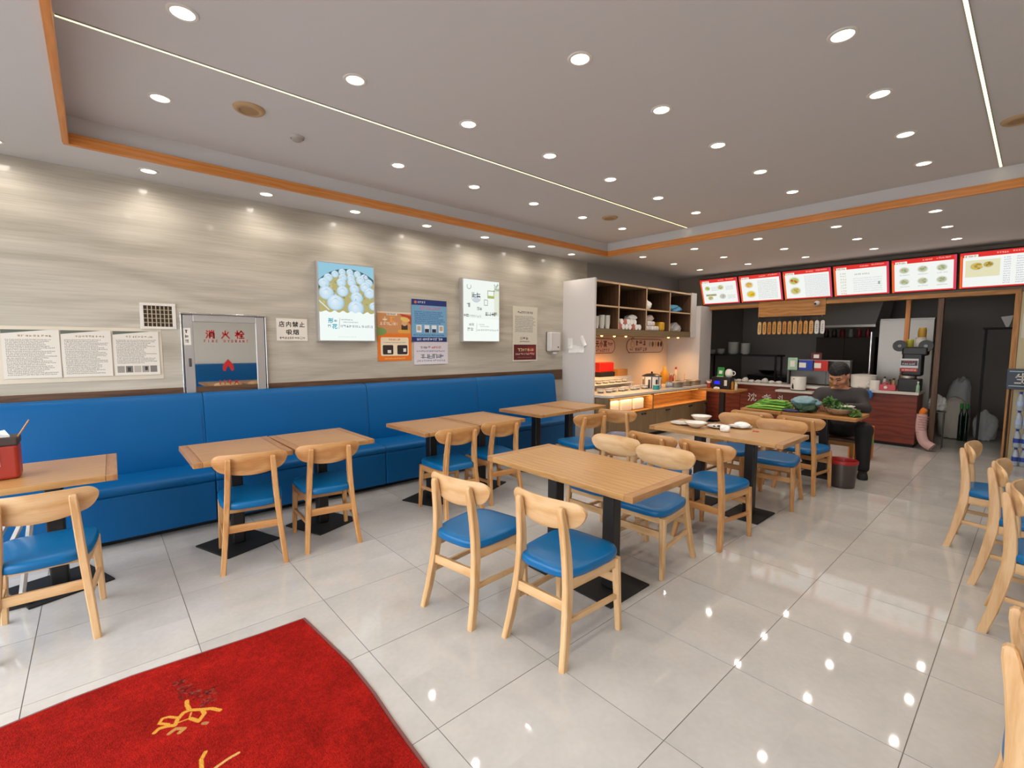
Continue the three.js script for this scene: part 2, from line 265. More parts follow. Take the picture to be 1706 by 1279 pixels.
// ---------- bench along the left wall ----------
function benchUnit(z0, z1, label, flip = false) {
  const L = Math.abs(z1 - z0), t = thing('booth_bench', label, 'bench', [flip ? XR : XL, 0, (z0 + z1) / 2], flip ? Math.PI : 0, 'blue bench units along the walls');
  const g = 0.004;
  mesh('kickboard', span(0.06, 0.5, 0, 0.05, -L / 2, L / 2), M.kick, t);
  mesh('base', rb(0.57, 0.33, L - g, 0.012, 0.02 + 0.285, 0.215, 0, 2), M.leather, t);
  const sh = (pts) => { const rings = []; const n = 10; for (const [zz, k] of [[-L / 2 + g / 2, 0.975], [-L / 2 + g / 2 + 0.008, 0.992], [-L / 2 + 0.03, 1], [L / 2 - 0.03, 1], [L / 2 - g / 2 - 0.008, 0.992], [L / 2 - g / 2, 0.975]]) { const c = [pts.reduce((s, p) => s + p[0], 0) / pts.length, pts.reduce((s, p) => s + p[1], 0) / pts.length]; rings.push(pts.map(([x, y]) => [c[0] + (x - c[0]) * k, c[1] + (y - c[1]) * k, zz])); } return loft(rings); };
  mesh('seat', crease(sh([[0.05, 0.372], [0.56, 0.372], [0.59, 0.385], [0.6, 0.41], [0.594, 0.435], [0.565, 0.452], [0.4, 0.462], [0.2, 0.46], [0.05, 0.455]]), 0.9), M.leather, t);
  const bk = mesh('backrest', crease(sh([[0.046, 0.46], [0.205, 0.455], [0.212, 0.5], [0.2, 0.7], [0.175, 0.9], [0.155, 1.02], [0.14, 1.055], [0.11, 1.072], [0.08, 1.075], [0.046, 1.07]]), 0.9), M.leather, t);
  mesh('piping', [tube([[0.125, 1.066, -L / 2 + 0.03], [0.178, 0.88, -L / 2 + 0.028], [0.206, 0.6, -L / 2 + 0.026], [0.212, 0.48, -L / 2 + 0.026]], 0.003, 12, 5)], M.piping, bk);
  return t;
}
benchUnit(1.76, 0.243, 'blue upholstered bench unit below the three typed notices'); benchUnit(0.243, -1.274, 'blue upholstered bench unit below the fire cabinet');
benchUnit(-1.274, -2.789, 'blue upholstered bench unit below the orange and blue posters'); benchUnit(-2.789, -4.281, 'blue upholstered bench unit ending beside the white cabinet panel');
benchUnit(-2.0, -0.45, 'blue bench unit along the opposite wall seen in the mirror door', true); benchUnit(-0.45, 1.1, 'blue bench unit along the opposite wall nearest the shopfront', true);

// ---------- chairs ----------
function chairKit(wood) {
  const t = new THREE.Group(); t.name = 'dining_chair';
  const put = (n, g, m) => mesh(n, g, m, t);
  for (const s of [-1, 1]) {
    put('leg', grain(post([[s * 0.187, 0, -0.252, 0.032, 0.04], [s * 0.176, 0.12, -0.222, 0.033, 0.044], [s * 0.163, 0.26, -0.196, 0.034, 0.05], [s * 0.155, 0.36, -0.182, 0.035, 0.053], [s * 0.148, 0.45, -0.178, 0.035, 0.053], [s * 0.142, 0.55, -0.183, 0.035, 0.05], [s * 0.137, 0.65, -0.196, 0.035, 0.044], [s * 0.133, 0.72, -0.209, 0.034, 0.037], [s * 0.132, 0.745, -0.213, 0.031, 0.029], [s * 0.132, 0.754, -0.213, 0.022, 0.014]], 0.3), 'y', [s, 0]), wood);
    put('leg', grain(post([[s * 0.2, 0, 0.212, 0.029, 0.029], [s * 0.193, 0.2, 0.203, 0.035, 0.035], [s * 0.186, 0.4, 0.194, 0.041, 0.04]], 0.35), 'y', [s * 2, 0.3]), wood);
    put('side_rail', grain(beam([s * 0.152, 0.375, -0.17], [s * 0.184, 0.375, 0.19], 0.022, 0.055), 'z', [0.2, s]), wood);
    put('stretcher', grain(beam([s * 0.166, 0.205, -0.2], [s * 0.192, 0.19, 0.2], 0.02, 0.026), 'z', [0.5, s]), wood);
  }
  put('stretcher', grain(rb(0.316, 0.05, 0.02, 0.003, 0, 0.275, -0.194), 'x'), wood);
  put('stretcher', grain(rb(0.37, 0.048, 0.02, 0.003, 0, 0.285, 0.199), 'x', [0.3, 0.2]), wood);
  put('front_rail', grain(rb(0.35, 0.045, 0.02, 0.003, 0, 0.38, 0.19), 'x', [0.6, 0.3]), wood);
  // seat cushion: outline wider in front
  const N = 48, out = [];
  for (let i = 0; i < N; i++) { const a = i / N * Math.PI * 2, c = Math.cos(a), s = Math.sin(a), e = 0.42; const z = Math.sign(s) * Math.abs(s) ** e * 0.218, w = 0.2 + 0.02 * (z / 0.218) - 0.012 * (s > 0 ? Math.abs(s) : 0) + (s < 0 ? -0.022 * s * s : 0); out.push([Math.sign(c) * Math.abs(c) ** e * w, z + 0.015 + (s > 0 ? 0.018 * (1 - c * c) : -0.01 * (1 - c * c))]); }
  const ring = (y, k) => out.map(([x, z]) => [x * k, y, z * k]).reverse();
  put('seat', crease(loft([ring(0.404, 0.9), ring(0.406, 0.97), ring(0.415, 0.993), ring(0.428, 1), ring(0.44, 0.993), ring(0.448, 0.975), ring(0.453, 0.94), ring(0.457, 0.8), ring(0.459, 0.4)]), 1.2), M.seat);
  // curved backrest board
  const nx = 29, top = [], bot = []; const rings = [];
  for (let i = 0; i < nx; i++) {
    const q = -1 + 2 * i / (nx - 1), x = 0.228 * Math.sin(q * Math.PI / 2) , u = x / 0.228, au = Math.abs(u);
    const z = -0.186 + 0.048 * u * u, ya = 0.779 - 0.004 * u * u, yz = 0.624 + 0.05 * u * u, e = Math.max(0, (au - 0.76) / 0.24), hh = Math.sqrt(Math.max(0.002, 1 - e * e)), ym = yz + 0.56 * (ya - yz);
    const y1 = ym + (ya - ym) * hh, y0 = ym + (yz - ym) * hh, th = 0.009, mid = (y0 + y1) / 2, lean = (y) => -(y - 0.7) * 0.16;
    const R = []; for (const [f, d] of [[0, -0.5], [0.06, -1], [0.5, -1], [0.94, -1], [1, -0.5], [1, 0.5], [0.94, 1], [0.5, 1], [0.06, 1], [0, 0.5]]) { const y = y0 + (y1 - y0) * f; R.push([x, y, z + d * th + lean(y)]); } rings.push(R);
  }
  put('backrest', grain(crease(loft(rings), 0.8), 'x', [0.1, 0.45]), wood);
  return t;
}
const chairOak = chairKit(M.oak), chairPale = chairKit(M.pale);
function chair(x, z, fx, fz, label, group, pale) {
  const r = (pale ? chairPale : chairOak).clone(); r.name = numbered('dining_chair'); scene.add(r);
  r.position.set(x, 0, z); r.rotation.y = Math.atan2(fx, fz); r.userData = { label, category: 'chair' }; if (group) r.userData.group = group; return r;
}
chair(-1.278, -0.70, -0.174, -0.985, 'oak chair with bright blue seat at the bare table, turned toward the bench', null, true);
chair(-0.72, -0.85, -0.078, -0.997, 'oak chair with blue seat squarely at the bare long table beside its black post', null, true);
chair(-0.87, -1.93, 0.03, 1, 'oak chair across the bare long table, on the aisle end', null, true);
chair(-1.345, -2.0, 0.02, 1, 'oak chair across the bare long table, on the bench end', null, true);
chair(-0.785, -2.675, 0.03, -1, 'oak chair at the dish-strewn table with its back to the bare table, aisle side');
chair(-1.25, -2.66, 0.0, -1, 'oak chair at the dish-strewn table with its back to the bare table, bench side');
chair(-0.765, -3.93, 0.1, 1, 'oak chair across the dish-strewn table by the aisle, backrest toward the vegetables');
chair(-1.225, -4.04, -0.03, 1, 'oak chair across the dish-strewn table behind the plates');
chair(-0.74, -4.65, 0.02, -1, 'oak chair at the vegetable table next to the waste bin');
chair(-1.24, -4.68, 0.0, -1, 'oak chair at the vegetable table in front of the green stalks');
chair(-2.806, 0.156, -0.985, -0.175, 'oak chair at the wall table below the fire cabinet, seat tucked under');
chair(-2.78, -0.355, -0.99, -0.14, 'oak chair at the wall table below the no smoking notice');
chair(-2.53, 1.18, -0.997, -0.03, 'oak chair at the wall table with the red tissue box', null, true);
chair(-2.67, -1.45, -0.998, -0.06, 'oak chair at the wall table below the orange poster');
chair(-2.70, -1.99, -0.985, -0.12, 'oak chair at the wall table below the blue poster');
chair(-2.43, -3.03, -0.97, -0.2, 'oak chair beside the last wall table before the white cabinet panel');
chair(-2.33, -3.62, -0.26, -0.966, 'oak chair facing the buffet counter doors');
for (const [x, z, l] of [[0.742, -4.01, 'pale oak chair in the aisle row nearest the kitchen doorway'], [0.923, -3.353, 'pale oak chair second from the kitchen doorway in the aisle row'], [1.009, -2.7, 'pale oak chair third from the kitchen doorway in the aisle row'], [1.135, -1.47, 'pale oak chair fourth from the kitchen doorway in the aisle row'], [1.075, -0.9, 'pale oak chair in the aisle row farthest from the kitchen doorway']]) chair(x, z, 1, 0.02, l, 'chairs along the aisle', true);

// ---------- tables ----------
function tableKit(name, w, d, cols, plate, long = 'x', dark = false) { // w along x, d along z
  const t = new THREE.Group(); t.name = name; const H = 0.735, th = 0.036, e = 0.055, m = dark ? M.honey : M.table, me = dark ? M.honey : M.tableEnd;
  const top = long === 'x' ? rb(w - 2 * e, th, d, 0.003, 0, H - th / 2, 0) : rb(w, th, d - 2 * e, 0.003, 0, H - th / 2, 0);
  mesh('tabletop', grain(top, long), m, t);
  for (const s of [-1, 1]) mesh('end_board', long === 'x' ? grain(rb(e - 0.001, th, d, 0.003, s * (w / 2 - e / 2), H - th / 2, 0), 'z', [0, s]) : grain(rb(w, th, e - 0.001, 0.003, 0, H - th / 2, s * (d / 2 - e / 2)), 'x', [0, s]), me, t);
  for (const [cx, cz, turn] of cols) {
    mesh('post', rb(0.085, H - th - 0.012, 0.085, 0.012, cx, 0.012 + (H - th - 0.012) / 2, cz, 2), M.black, t);
    mesh('base_plate', rb(plate[0], 0.012, plate[1], 0.003).rotateY(turn || 0).translate(cx, 0.006, cz), M.blackMatt, t);
    mesh('mounting_plate', rb(0.26, 0.006, 0.26, 0.002).translate(cx, H - th - 0.003, cz), M.blackMatt, t);
  }
  return t;
}
const longT = tableKit('dining_table', 1.19, 0.62, [[0.235, -0.01], [-0.235, -0.01]], [0.31, 0.4]);
const wallT = tableKit('bench_table', 0.7, 0.612, [[-0.02, 0, 0.35]], [0.41, 0.4], 'z');
function place(kit, name, x, z, turn, label, group, category = 'table') { const r = kit.clone(); r.name = numbered(name); scene.add(r); r.position.set(x, 0, z); r.rotation.y = turn; r.userData = { label, category }; if (group) r.userData.group = group; return r; }
place(longT, 'dining_table', -1.065, -1.39, 0, 'bare long oak table on two black posts between four chairs');
place(longT, 'dining_table', -1.015, -3.36, 0, 'long oak table strewn with used dishes');
place(wallT, 'bench_table', -3.07, 0.195, 0, 'small oak wall table below the fire cabinet');
place(wallT, 'bench_table', -3.06, -0.43, 0.02, 'small oak wall table below the no smoking notice');
place(wallT, 'bench_table', -3.09, 1.17, -0.02, 'small oak wall table carrying the red tissue box');
place(wallT, 'bench_table', -3.0, -1.47, 0.02, 'small oak wall table below the orange poster');
place(wallT, 'bench_table', -3.03, -2.1, 0.03, 'small oak wall table below the blue poster');
place(wallT, 'bench_table', -3.1, -3.0, 0.03, 'small oak wall table below the second light box');
place(wallT, 'bench_table', -3.14, -3.64, 0.05, 'small oak wall table below the typed sheet by the towel dispenser');
place(wallT, 'bench_table', 1.62, -1.5, 0, 'small oak table on the aisle side, paired with the fourth aisle chair'); place(wallT, 'bench_table', 1.62, -0.88, 0, 'small oak table on the aisle side nearest the shopfront');
const vegL = tableKit('small_table', 0.46, 0.6, [[0, 0]], [0.38, 0.38], 'x', true), vegR = tableKit('small_table', 0.72, 0.6, [[0, 0]], [0.4, 0.4], 'x', true), sideK = tableKit('small_table', 0.62, 0.6, [[0, 0]], [0.4, 0.4], 'x', true);
place(vegL, 'small_table', -1.335, -5.33, 0, 'honey wood table heaped with long green stalks'); place(vegR, 'small_table', -0.745, -5.37, 0, 'honey wood table where the man sorts leafy greens');
place(sideK, 'small_table', -2.86, -7.43, 0, 'dark honey table holding the black box by the buffet counter');

// ---------- on the left wall ----------
// things that hang on the left wall face +x: local x runs along -z, y up, z out of the wall
const WALL = Math.PI / 2;
function onWall(name, label, category, z0, z1, y0, out = 0, group) { return thing(name, label, category, [XL + 0.001 + out, y0, (z0 + z1) / 2], WALL, group); }
function sheet(w, h, t, bend = 0.004) { // paper with a slight curl, print on its face by uv
  const g = new THREE.BoxGeometry(w, h, t, 8, 8, 1), p = g.attributes.position; const ph = rr(0, 6);
  for (let i = 0; i < p.count; i++) { const x = p.getX(i) / w, y = p.getY(i) / h; p.setZ(i, p.getZ(i) + t / 2 + 0.0015 + bend * (0.5 + 0.5 * Math.sin(x * 5 + ph)) * (0.25 + Math.abs(y) * 1.5) ** 2); }
  g.translate(0, h / 2, 0); g.computeVertexNormals(); return g;
}
const printed = (tex, r = 0.7, o = {}) => std({ map: tex, roughness: r, ...o });
function poster(name, label, cat, z0, z1, y0, y1, tex, bend, group, out) { const w = Math.abs(z0 - z1), t = onWall(name, label, cat, z0, z1, y0, out || 0, group); mesh('sheet', sheet(w, y1 - y0, 0.002, bend), printed(tex), t); return t; }
function typed(seedTitle, opt = {}) {
  return canvasTex(256, 320, (x, w, h) => {
    x.fillStyle = '#dcd7cd'; x.fillRect(0, 0, w, h); x.fillStyle = '#5f665c'; x.beginPath(); x.moveTo(0, 0); x.lineTo(w * 0.8, 0); x.lineTo(0, 26); x.fill();
    x.strokeStyle = '#7a5a2c'; smudge(x, 70, 34, 150, 13, 1.35); x.strokeStyle = '#5d5954'; for (let y = 62; y < h - 24; y += 11) { if (opt.pic && y > 230) break; smudge(x, 16, y, rr(150, 226), 7, 1.15); }
    if (opt.pic) { for (let k = 0; k < 5; k++) { x.fillStyle = ['#98938b', '#77736e', '#b1aba2'][k % 3]; x.fillRect(14 + k * 46, 252, 40, 48); } x.fillStyle = '#38352f'; x.fillRect(70, 262, 18, 30); x.fillRect(168, 258, 16, 28); }
  });
}
{
  const b = onWall('notice_backing', 'long clear backing sheet behind the three typed notices', 'backing sheet', 1.62, 0.5, 1.205); mesh('sheet', rb(1.12, 0.43, 0.002, 0.0009, 0, 0.215, 0.0015), std({ color: 0xd7cdbb, roughness: 0.35 }), b);
  for (const [z0, z1, l, o] of [[1.442, 1.135, 'typed notice sheet farthest from the wall vent, widely spaced lines', {}], [1.127, 0.832, 'typed notice sheet between two other notices', {}], [0.82, 0.522, 'typed notice sheet with small photographs, next to the fire cabinet', { pic: true }]]) poster('typed_notice', l, 'notice', z0, z1, 1.243, 1.608, typed(0, o), 0.005, 'typed notices over the bench', 0.004);
}
{ // vent
  const t = onWall('air_vent', 'square white wall vent with a brown grid', 'vent', 0.638, 0.39, 1.63);
  mesh('recess', rb(0.2, 0.175, 0.004, 0.001, 0, 0.11, 0.002), flat(0x4c3d30, 0.9), t);
  mesh('frame', [rb(0.248, 0.022, 0.016, 0.003, 0, 0.011, 0.009), rb(0.248, 0.022, 0.016, 0.003, 0, 0.209, 0.009), rb(0.026, 0.176, 0.016, 0.003, -0.111, 0.11, 0.009), rb(0.026, 0.176, 0.016, 0.003, 0.111, 0.11, 0.009)], M.white, t);
  for (let i = 1; i < 7; i++) mesh('slat', rb(0.007, 0.18, 0.008, 0.001, -0.1 + i * 0.2 / 7, 0.11, 0.011), flat(0xb5a993, 0.7), t);
  for (let i = 1; i < 5; i++) mesh('slat', rb(0.2, 0.006, 0.008, 0.001, 0, 0.02 + i * 0.18 / 5, 0.007), flat(0xb5a993, 0.7), t);
}
let glyphBars;
{ // fire cabinet
  const t = onWall('fire_cabinet', 'aluminium framed fire hydrant cabinet with a mirror door', 'fire cabinet', 0.36, -0.315, 0.72), W = 0.675, Hh = 1.055;
  mesh('frame', [rb(W - 0.176, 0.062, 0.03, 0.004, 0, Hh - 0.041, 0.016), rb(0.074, Hh - 0.016, 0.03, 0.004, -W / 2 + 0.05, Hh / 2 - 0.008, 0.016), rb(0.074, Hh - 0.016, 0.03, 0.004, W / 2 - 0.05, Hh / 2 - 0.008, 0.016), rb(W - 0.176, 0.062, 0.03, 0.004, 0, 0.032, 0.016)], M.alu, t);
  mesh('outer_lip', [rb(W + 0.012, 0.012, 0.04, 0.003, 0, Hh - 0.002, 0.021), rb(0.012, Hh - 0.009, 0.04, 0.003, -W / 2, Hh / 2 - 0.0045, 0.021), rb(0.012, Hh - 0.009, 0.04, 0.003, W / 2, Hh / 2 - 0.0045, 0.021)], M.chrome, t);
  const d = mesh('door', rb(W - 0.176, Hh - 0.135, 0.012, 0.001, 0, Hh / 2 - 0.004, 0.012), M.mirror, t);
  const ink = flat(0xb01a1a, 0.5);
  glyphBars = (ch, s, wt, px, py, dep = 0.002) => strokes(ch).flatMap((st) => st.slice(1).map((b, i) => { const a = st[i], ax = px + a[0] * s / 100, ay = py - a[1] * s / 100, bx_ = px + b[0] * s / 100, by = py - b[1] * s / 100, L = Math.hypot(bx_ - ax, by - ay) + wt; return new THREE.BoxGeometry(L, wt, dep).rotateZ(Math.atan2(by - ay, bx_ - ax)).translate((ax + bx_) / 2, (ay + by) / 2, 0); }));
  [...'消火栓'].forEach((c, i) => mesh('lettering', mergeAll(glyphBars(c, 0.074, 0.011, -0.155 + i * 0.117, 0.91, 0.001)).translate(0, 0, 0.019), ink, d));
  { const L = { F: [[0, 0, 0, 1], [0, 1, 0.6, 1], [0, 0.5, 0.5, 0.5]], I: [[0.2, 0, 0.2, 1]], R: [[0, 0, 0, 1], [0, 1, 0.55, 1], [0.55, 1, 0.55, 0.5], [0.55, 0.5, 0, 0.5], [0.2, 0.5, 0.6, 0]], E: [[0, 0, 0, 1], [0, 1, 0.6, 1], [0, 0.5, 0.5, 0.5], [0, 0, 0.6, 0]], H: [[0, 0, 0, 1], [0.6, 0, 0.6, 1], [0, 0.5, 0.6, 0.5]], Y: [[0, 1, 0.3, 0.5], [0.6, 1, 0.3, 0.5], [0.3, 0.5, 0.3, 0]], D: [[0, 0, 0, 1], [0, 1, 0.4, 0.9], [0.4, 0.9, 0.6, 0.5], [0.6, 0.5, 0.4, 0.1], [0.4, 0.1, 0, 0]], A: [[0, 0, 0.3, 1], [0.3, 1, 0.6, 0], [0.1, 0.4, 0.5, 0.4]], N: [[0, 0, 0, 1], [0, 1, 0.6, 0], [0.6, 0, 0.6, 1]], T: [[0, 1, 0.6, 1], [0.3, 1, 0.3, 0]], 1: [[0.3, 0, 0.3, 1]], 9: [[0.6, 0, 0.6, 1], [0.6, 1, 0, 1], [0, 1, 0, 0.5], [0, 0.5, 0.6, 0.5]] };
    const line = (str, x0, y0, s, gap, wt) => [...str].flatMap((c, i) => (L[c] || []).map(([a, b, e, f]) => { const dx = (e - a) * s * 0.8, dy = (f - b) * s, l = Math.hypot(dx, dy) + wt; return new THREE.BoxGeometry(l, wt, 0.001).rotateZ(Math.atan2(dy, dx)).translate(x0 + i * gap + (a + e) / 2 * s * 0.8, y0 + (b + f) / 2 * s, 0.019); }));
    mesh('lettering', line('FIRE HYDRANT', -0.17, 0.8, 0.022, 0.031, 0.004), ink, d); mesh('lettering', line('119', -0.07, 0.41, 0.04, 0.036, 0.007), ink, d); mesh('lettering', mergeAll(glyphBars('火', 0.045, 0.006, 0.05, 0.452, 0.001)).translate(0, 0, 0.019), ink, d);
  }
  const fl = new THREE.Shape(); fl.moveTo(0, 0.115); fl.bezierCurveTo(0.02, 0.09, 0.045, 0.07, 0.045, 0.03); fl.bezierCurveTo(0.045, 0.0, 0.03, 0.0, 0.02, 0.01); fl.bezierCurveTo(0.015, 0.035, 0.005, 0.045, 0, 0.05); fl.bezierCurveTo(-0.005, 0.045, -0.015, 0.035, -0.02, 0.01); fl.bezierCurveTo(-0.03, 0, -0.045, 0, -0.045, 0.03); fl.bezierCurveTo(-0.045, 0.07, -0.02, 0.09, 0, 0.115);
  mesh('flame_emblem', new THREE.ExtrudeGeometry(fl, { depth: 0.001, bevelEnabled: false, curveSegments: 8 }).translate(0.01, 0.53, 0.0185), ink, d);
  mesh('lock_plate', rb(0.022, 0.075, 0.01, 0.003, -W / 2 + 0.052, 0.62, 0.034), M.steelDark, t);
  mesh('sticker', rb(0.055, 0.15, 0.001, 0.0004, -W / 2 + 0.04, 0.85, 0.032), printed(canvasTex(64, 160, (x) => { x.fillStyle = '#e4e0d8'; x.fillRect(0, 0, 64, 160); x.strokeStyle = '#333'; for (let k = 0; k < 3; k++) smudge(x, 14, 16 + k * 46, 38, 32); })), t);
}
{ // no smoking notice
  const tx = canvasTex(384, 288, (x, w, h) => { x.fillStyle = '#e3ddd2'; x.fillRect(0, 0, w, h); x.strokeStyle = '#1d1a18'; words(x, '店内禁止', 28, 36, 74, 1.13, 12); words(x, '吸烟', 116, 136, 74, 1.15, 12); x.strokeStyle = '#3b3733'; smudge(x, 30, 238, 330, 28, 1.15); });
  poster('no_smoking_notice', 'cream card with black lettering between the fire cabinet and light box', 'notice', -0.42, -0.715, 1.54, 1.762, tx, 0.003);
}
function lightBox(z0, z1, y0, y1, tex, label) {
  const w = Math.abs(z0 - z1), h = y1 - y0, t = onWall('light_box', label, 'light box', z0, z1, y0), D = 0.075;
  mesh('housing', [rb(0.012, h, D, 0.002, -w / 2 + 0.006, h / 2, D / 2), rb(0.012, h, D, 0.002, w / 2 - 0.006, h / 2, D / 2), rb(w - 0.024, 0.012, D, 0.002, 0, 0.006, D / 2), rb(w - 0.024, 0.012, D, 0.002, 0, h - 0.006, D / 2), rb(w - 0.02, h - 0.02, 0.01, 0.002, 0, h / 2, 0.008)], M.alu, t);
  mesh('lit_print', new THREE.PlaneGeometry(w - 0.02, h - 0.02).translate(0, h / 2, D - 0.004), std({ color: 0x111111, emissive: 0xffffff, emissiveMap: tex, emissiveIntensity: SCREEN_GLOW * 1.06, roughness: 0.25 }), t);
  const a = new THREE.RectAreaLight(0xeaf6ff, 0.35, w - 0.03, h - 0.03); a.position.set(0, h / 2, D + 0.002); a.rotation.y = Math.PI; a.name = 'glow'; t.add(a);
}
const dumplings = canvasTex(512, 680, (x, w, h) => {
  x.fillStyle = '#8fc3d8'; x.fillRect(0, 0, w, h); x.fillStyle = '#3c6066'; x.beginPath(); x.ellipse(270, 330, 340, 290, -0.1, 0, 7); x.fill(); x.fillStyle = '#b3ab72'; x.beginPath(); x.ellipse(285, 340, 310, 262, -0.1, 0, 7); x.fill();
  for (let k = 0; k < 60; k++) { x.fillStyle = ['#9c9a5c', '#c2b98a', '#8c8f58'][k % 3]; x.beginPath(); x.ellipse(rr(40, 500), rr(130, 400), rr(6, 20), rr(4, 10), rr(0, 3), 0, 7); x.fill(); }
  x.strokeStyle = '#dfe8ea'; x.lineWidth = 9; x.beginPath(); x.moveTo(0, 330); x.lineTo(90, 410); x.stroke();
  const bun = (a, b, r) => { const g = x.createRadialGradient(a - r * 0.2, b - r * 0.3, r * 0.1, a, b, r * 1.05); g.addColorStop(0, '#e9f4fb'); g.addColorStop(0.7, '#c3dcec'); g.addColorStop(1, '#8fb4c9'); x.fillStyle = g; x.beginPath(); x.ellipse(a, b, r, r * 0.86, 0, 0, 7); x.fill(); x.beginPath(); x.moveTo(a - r * 0.2, b - r * 0.7); x.lineTo(a, b - r * 1.15); x.lineTo(a + r * 0.2, b - r * 0.7); x.fill(); x.strokeStyle = '#a9cadb'; x.lineWidth = 2; for (let k = -4; k < 5; k++) { x.beginPath(); x.moveTo(a, b - r * 0.55); x.quadraticCurveTo(a + k * r * 0.2, b - r * 0.2, a + k * r * 0.22, b + r * 0.4); x.stroke(); } };
  for (const [a, b, r] of [[150, 95, 34], [215, 72, 34], [285, 68, 34], [355, 78, 34], [420, 105, 38], [90, 130, 40], [220, 120, 38], [295, 115, 38], [385, 130, 44], [460, 150, 44], [50, 180, 50], [205, 165, 44], [300, 155, 42], [430, 190, 54], [70, 265, 66], [215, 240, 54], [325, 215, 48], [470, 240, 56], [345, 290, 60], [150, 345, 78], [335, 385, 78], [505, 360, 42]]) bun(a, b, r);
  x.strokeStyle = '#9a7a74'; x.lineWidth = 4; x.beginPath(); x.arc(438, 98, 22, 0.6, 5.6); x.stroke();
  x.fillStyle = '#eff8f4'; x.beginPath(); x.moveTo(0, 430); for (let k = 0; k <= 32; k++) x.lineTo(k * 16, 424 + 9 * Math.sin(k * 1.3) + rr(-3, 3)); x.lineTo(512, 680); x.lineTo(0, 680); x.fill();
  x.strokeStyle = '#2c9cb8'; glyph(x, '形', 78, 480, 46, 13); x.strokeStyle = '#37809a'; glyph(x, '如', 132, 492, 24, 12); x.strokeStyle = '#4b7c92'; smudge(x, 76, 540, 24, 24); x.strokeStyle = '#2c9cb8'; glyph(x, '花', 112, 530, 46, 13);
  x.strokeStyle = '#7c8c90'; x.lineWidth = 3; x.beginPath(); x.moveTo(182, 480); x.lineTo(172, 575); x.stroke(); smudge(x, 192, 488, 110, 10); smudge(x, 215, 510, 135, 9); smudge(x, 185, 540, 300, 22, 1.3); x.strokeStyle = '#b8c6c6'; smudge(x, 170, 642, 170, 8, 1.6);
});
const crafts = canvasTex(512, 680, (x, w, h) => {
  x.fillStyle = '#eef5ee'; x.fillRect(0, 0, w, h); x.fillStyle = '#dfe6d2'; x.fillRect(440, 60, 72, 330); x.fillStyle = '#a8b4a0'; for (let k = 0; k < 22; k++) { x.beginPath(); x.ellipse(rr(430, 510), rr(30, 110), rr(6, 18), rr(4, 9), rr(0, 3), 0, 7); x.fill(); }
  x.lineWidth = 6; x.strokeStyle = '#8a8f98'; x.beginPath(); x.arc(82, 80, 27, -0.6, 3.9); x.stroke();
  x.strokeStyle = '#8d95a4'; x.lineWidth = 4; x.beginPath(); x.ellipse(180, 205, 58, 42, 0, 0, 7); x.stroke(); x.fillStyle = '#c9d2dc'; x.beginPath(); x.ellipse(182, 220, 48, 26, 0, 0, 7); x.fill(); x.strokeStyle = '#59606a'; smudge(x, 125, 140, 120, 60, 1.0);
  x.strokeStyle = '#93977c'; x.strokeRect(345, 110, 90, 80); x.fillStyle = '#aab45a'; x.fillRect(345, 165, 92, 26); x.strokeStyle = '#a0a8a2'; x.strokeRect(295, 215, 46, 60);
  x.strokeStyle = '#6b7070'; smudge(x, 50, 260, 50, 48); smudge(x, 190, 300, 80, 36, 1.0); x.strokeStyle = '#35393a'; smudge(x, 10, 380, 70, 34); smudge(x, 310, 350, 200, 44, 1.0); x.strokeStyle = '#8fb0a0'; smudge(x, 80, 392, 160, 26);
  x.fillStyle = '#f3faf4'; x.fillRect(0, 430, 512, 250); x.strokeStyle = '#8a9592'; smudge(x, 80, 480, 70, 34); smudge(x, 60, 530, 100, 40); x.lineWidth = 3; x.beginPath(); x.moveTo(190, 480); x.lineTo(180, 575); x.stroke(); smudge(x, 215, 488, 90, 10); smudge(x, 235, 510, 130, 9); smudge(x, 195, 545, 300, 20, 1.3);
});
lightBox(-0.805, -1.43, 1.535, 2.363, dumplings, 'lit wall box showing white steamed buns on a tray'); lightBox(-2.627, -3.253, 1.542, 2.366, crafts, 'lit pale wall box with faint sketched dishes');
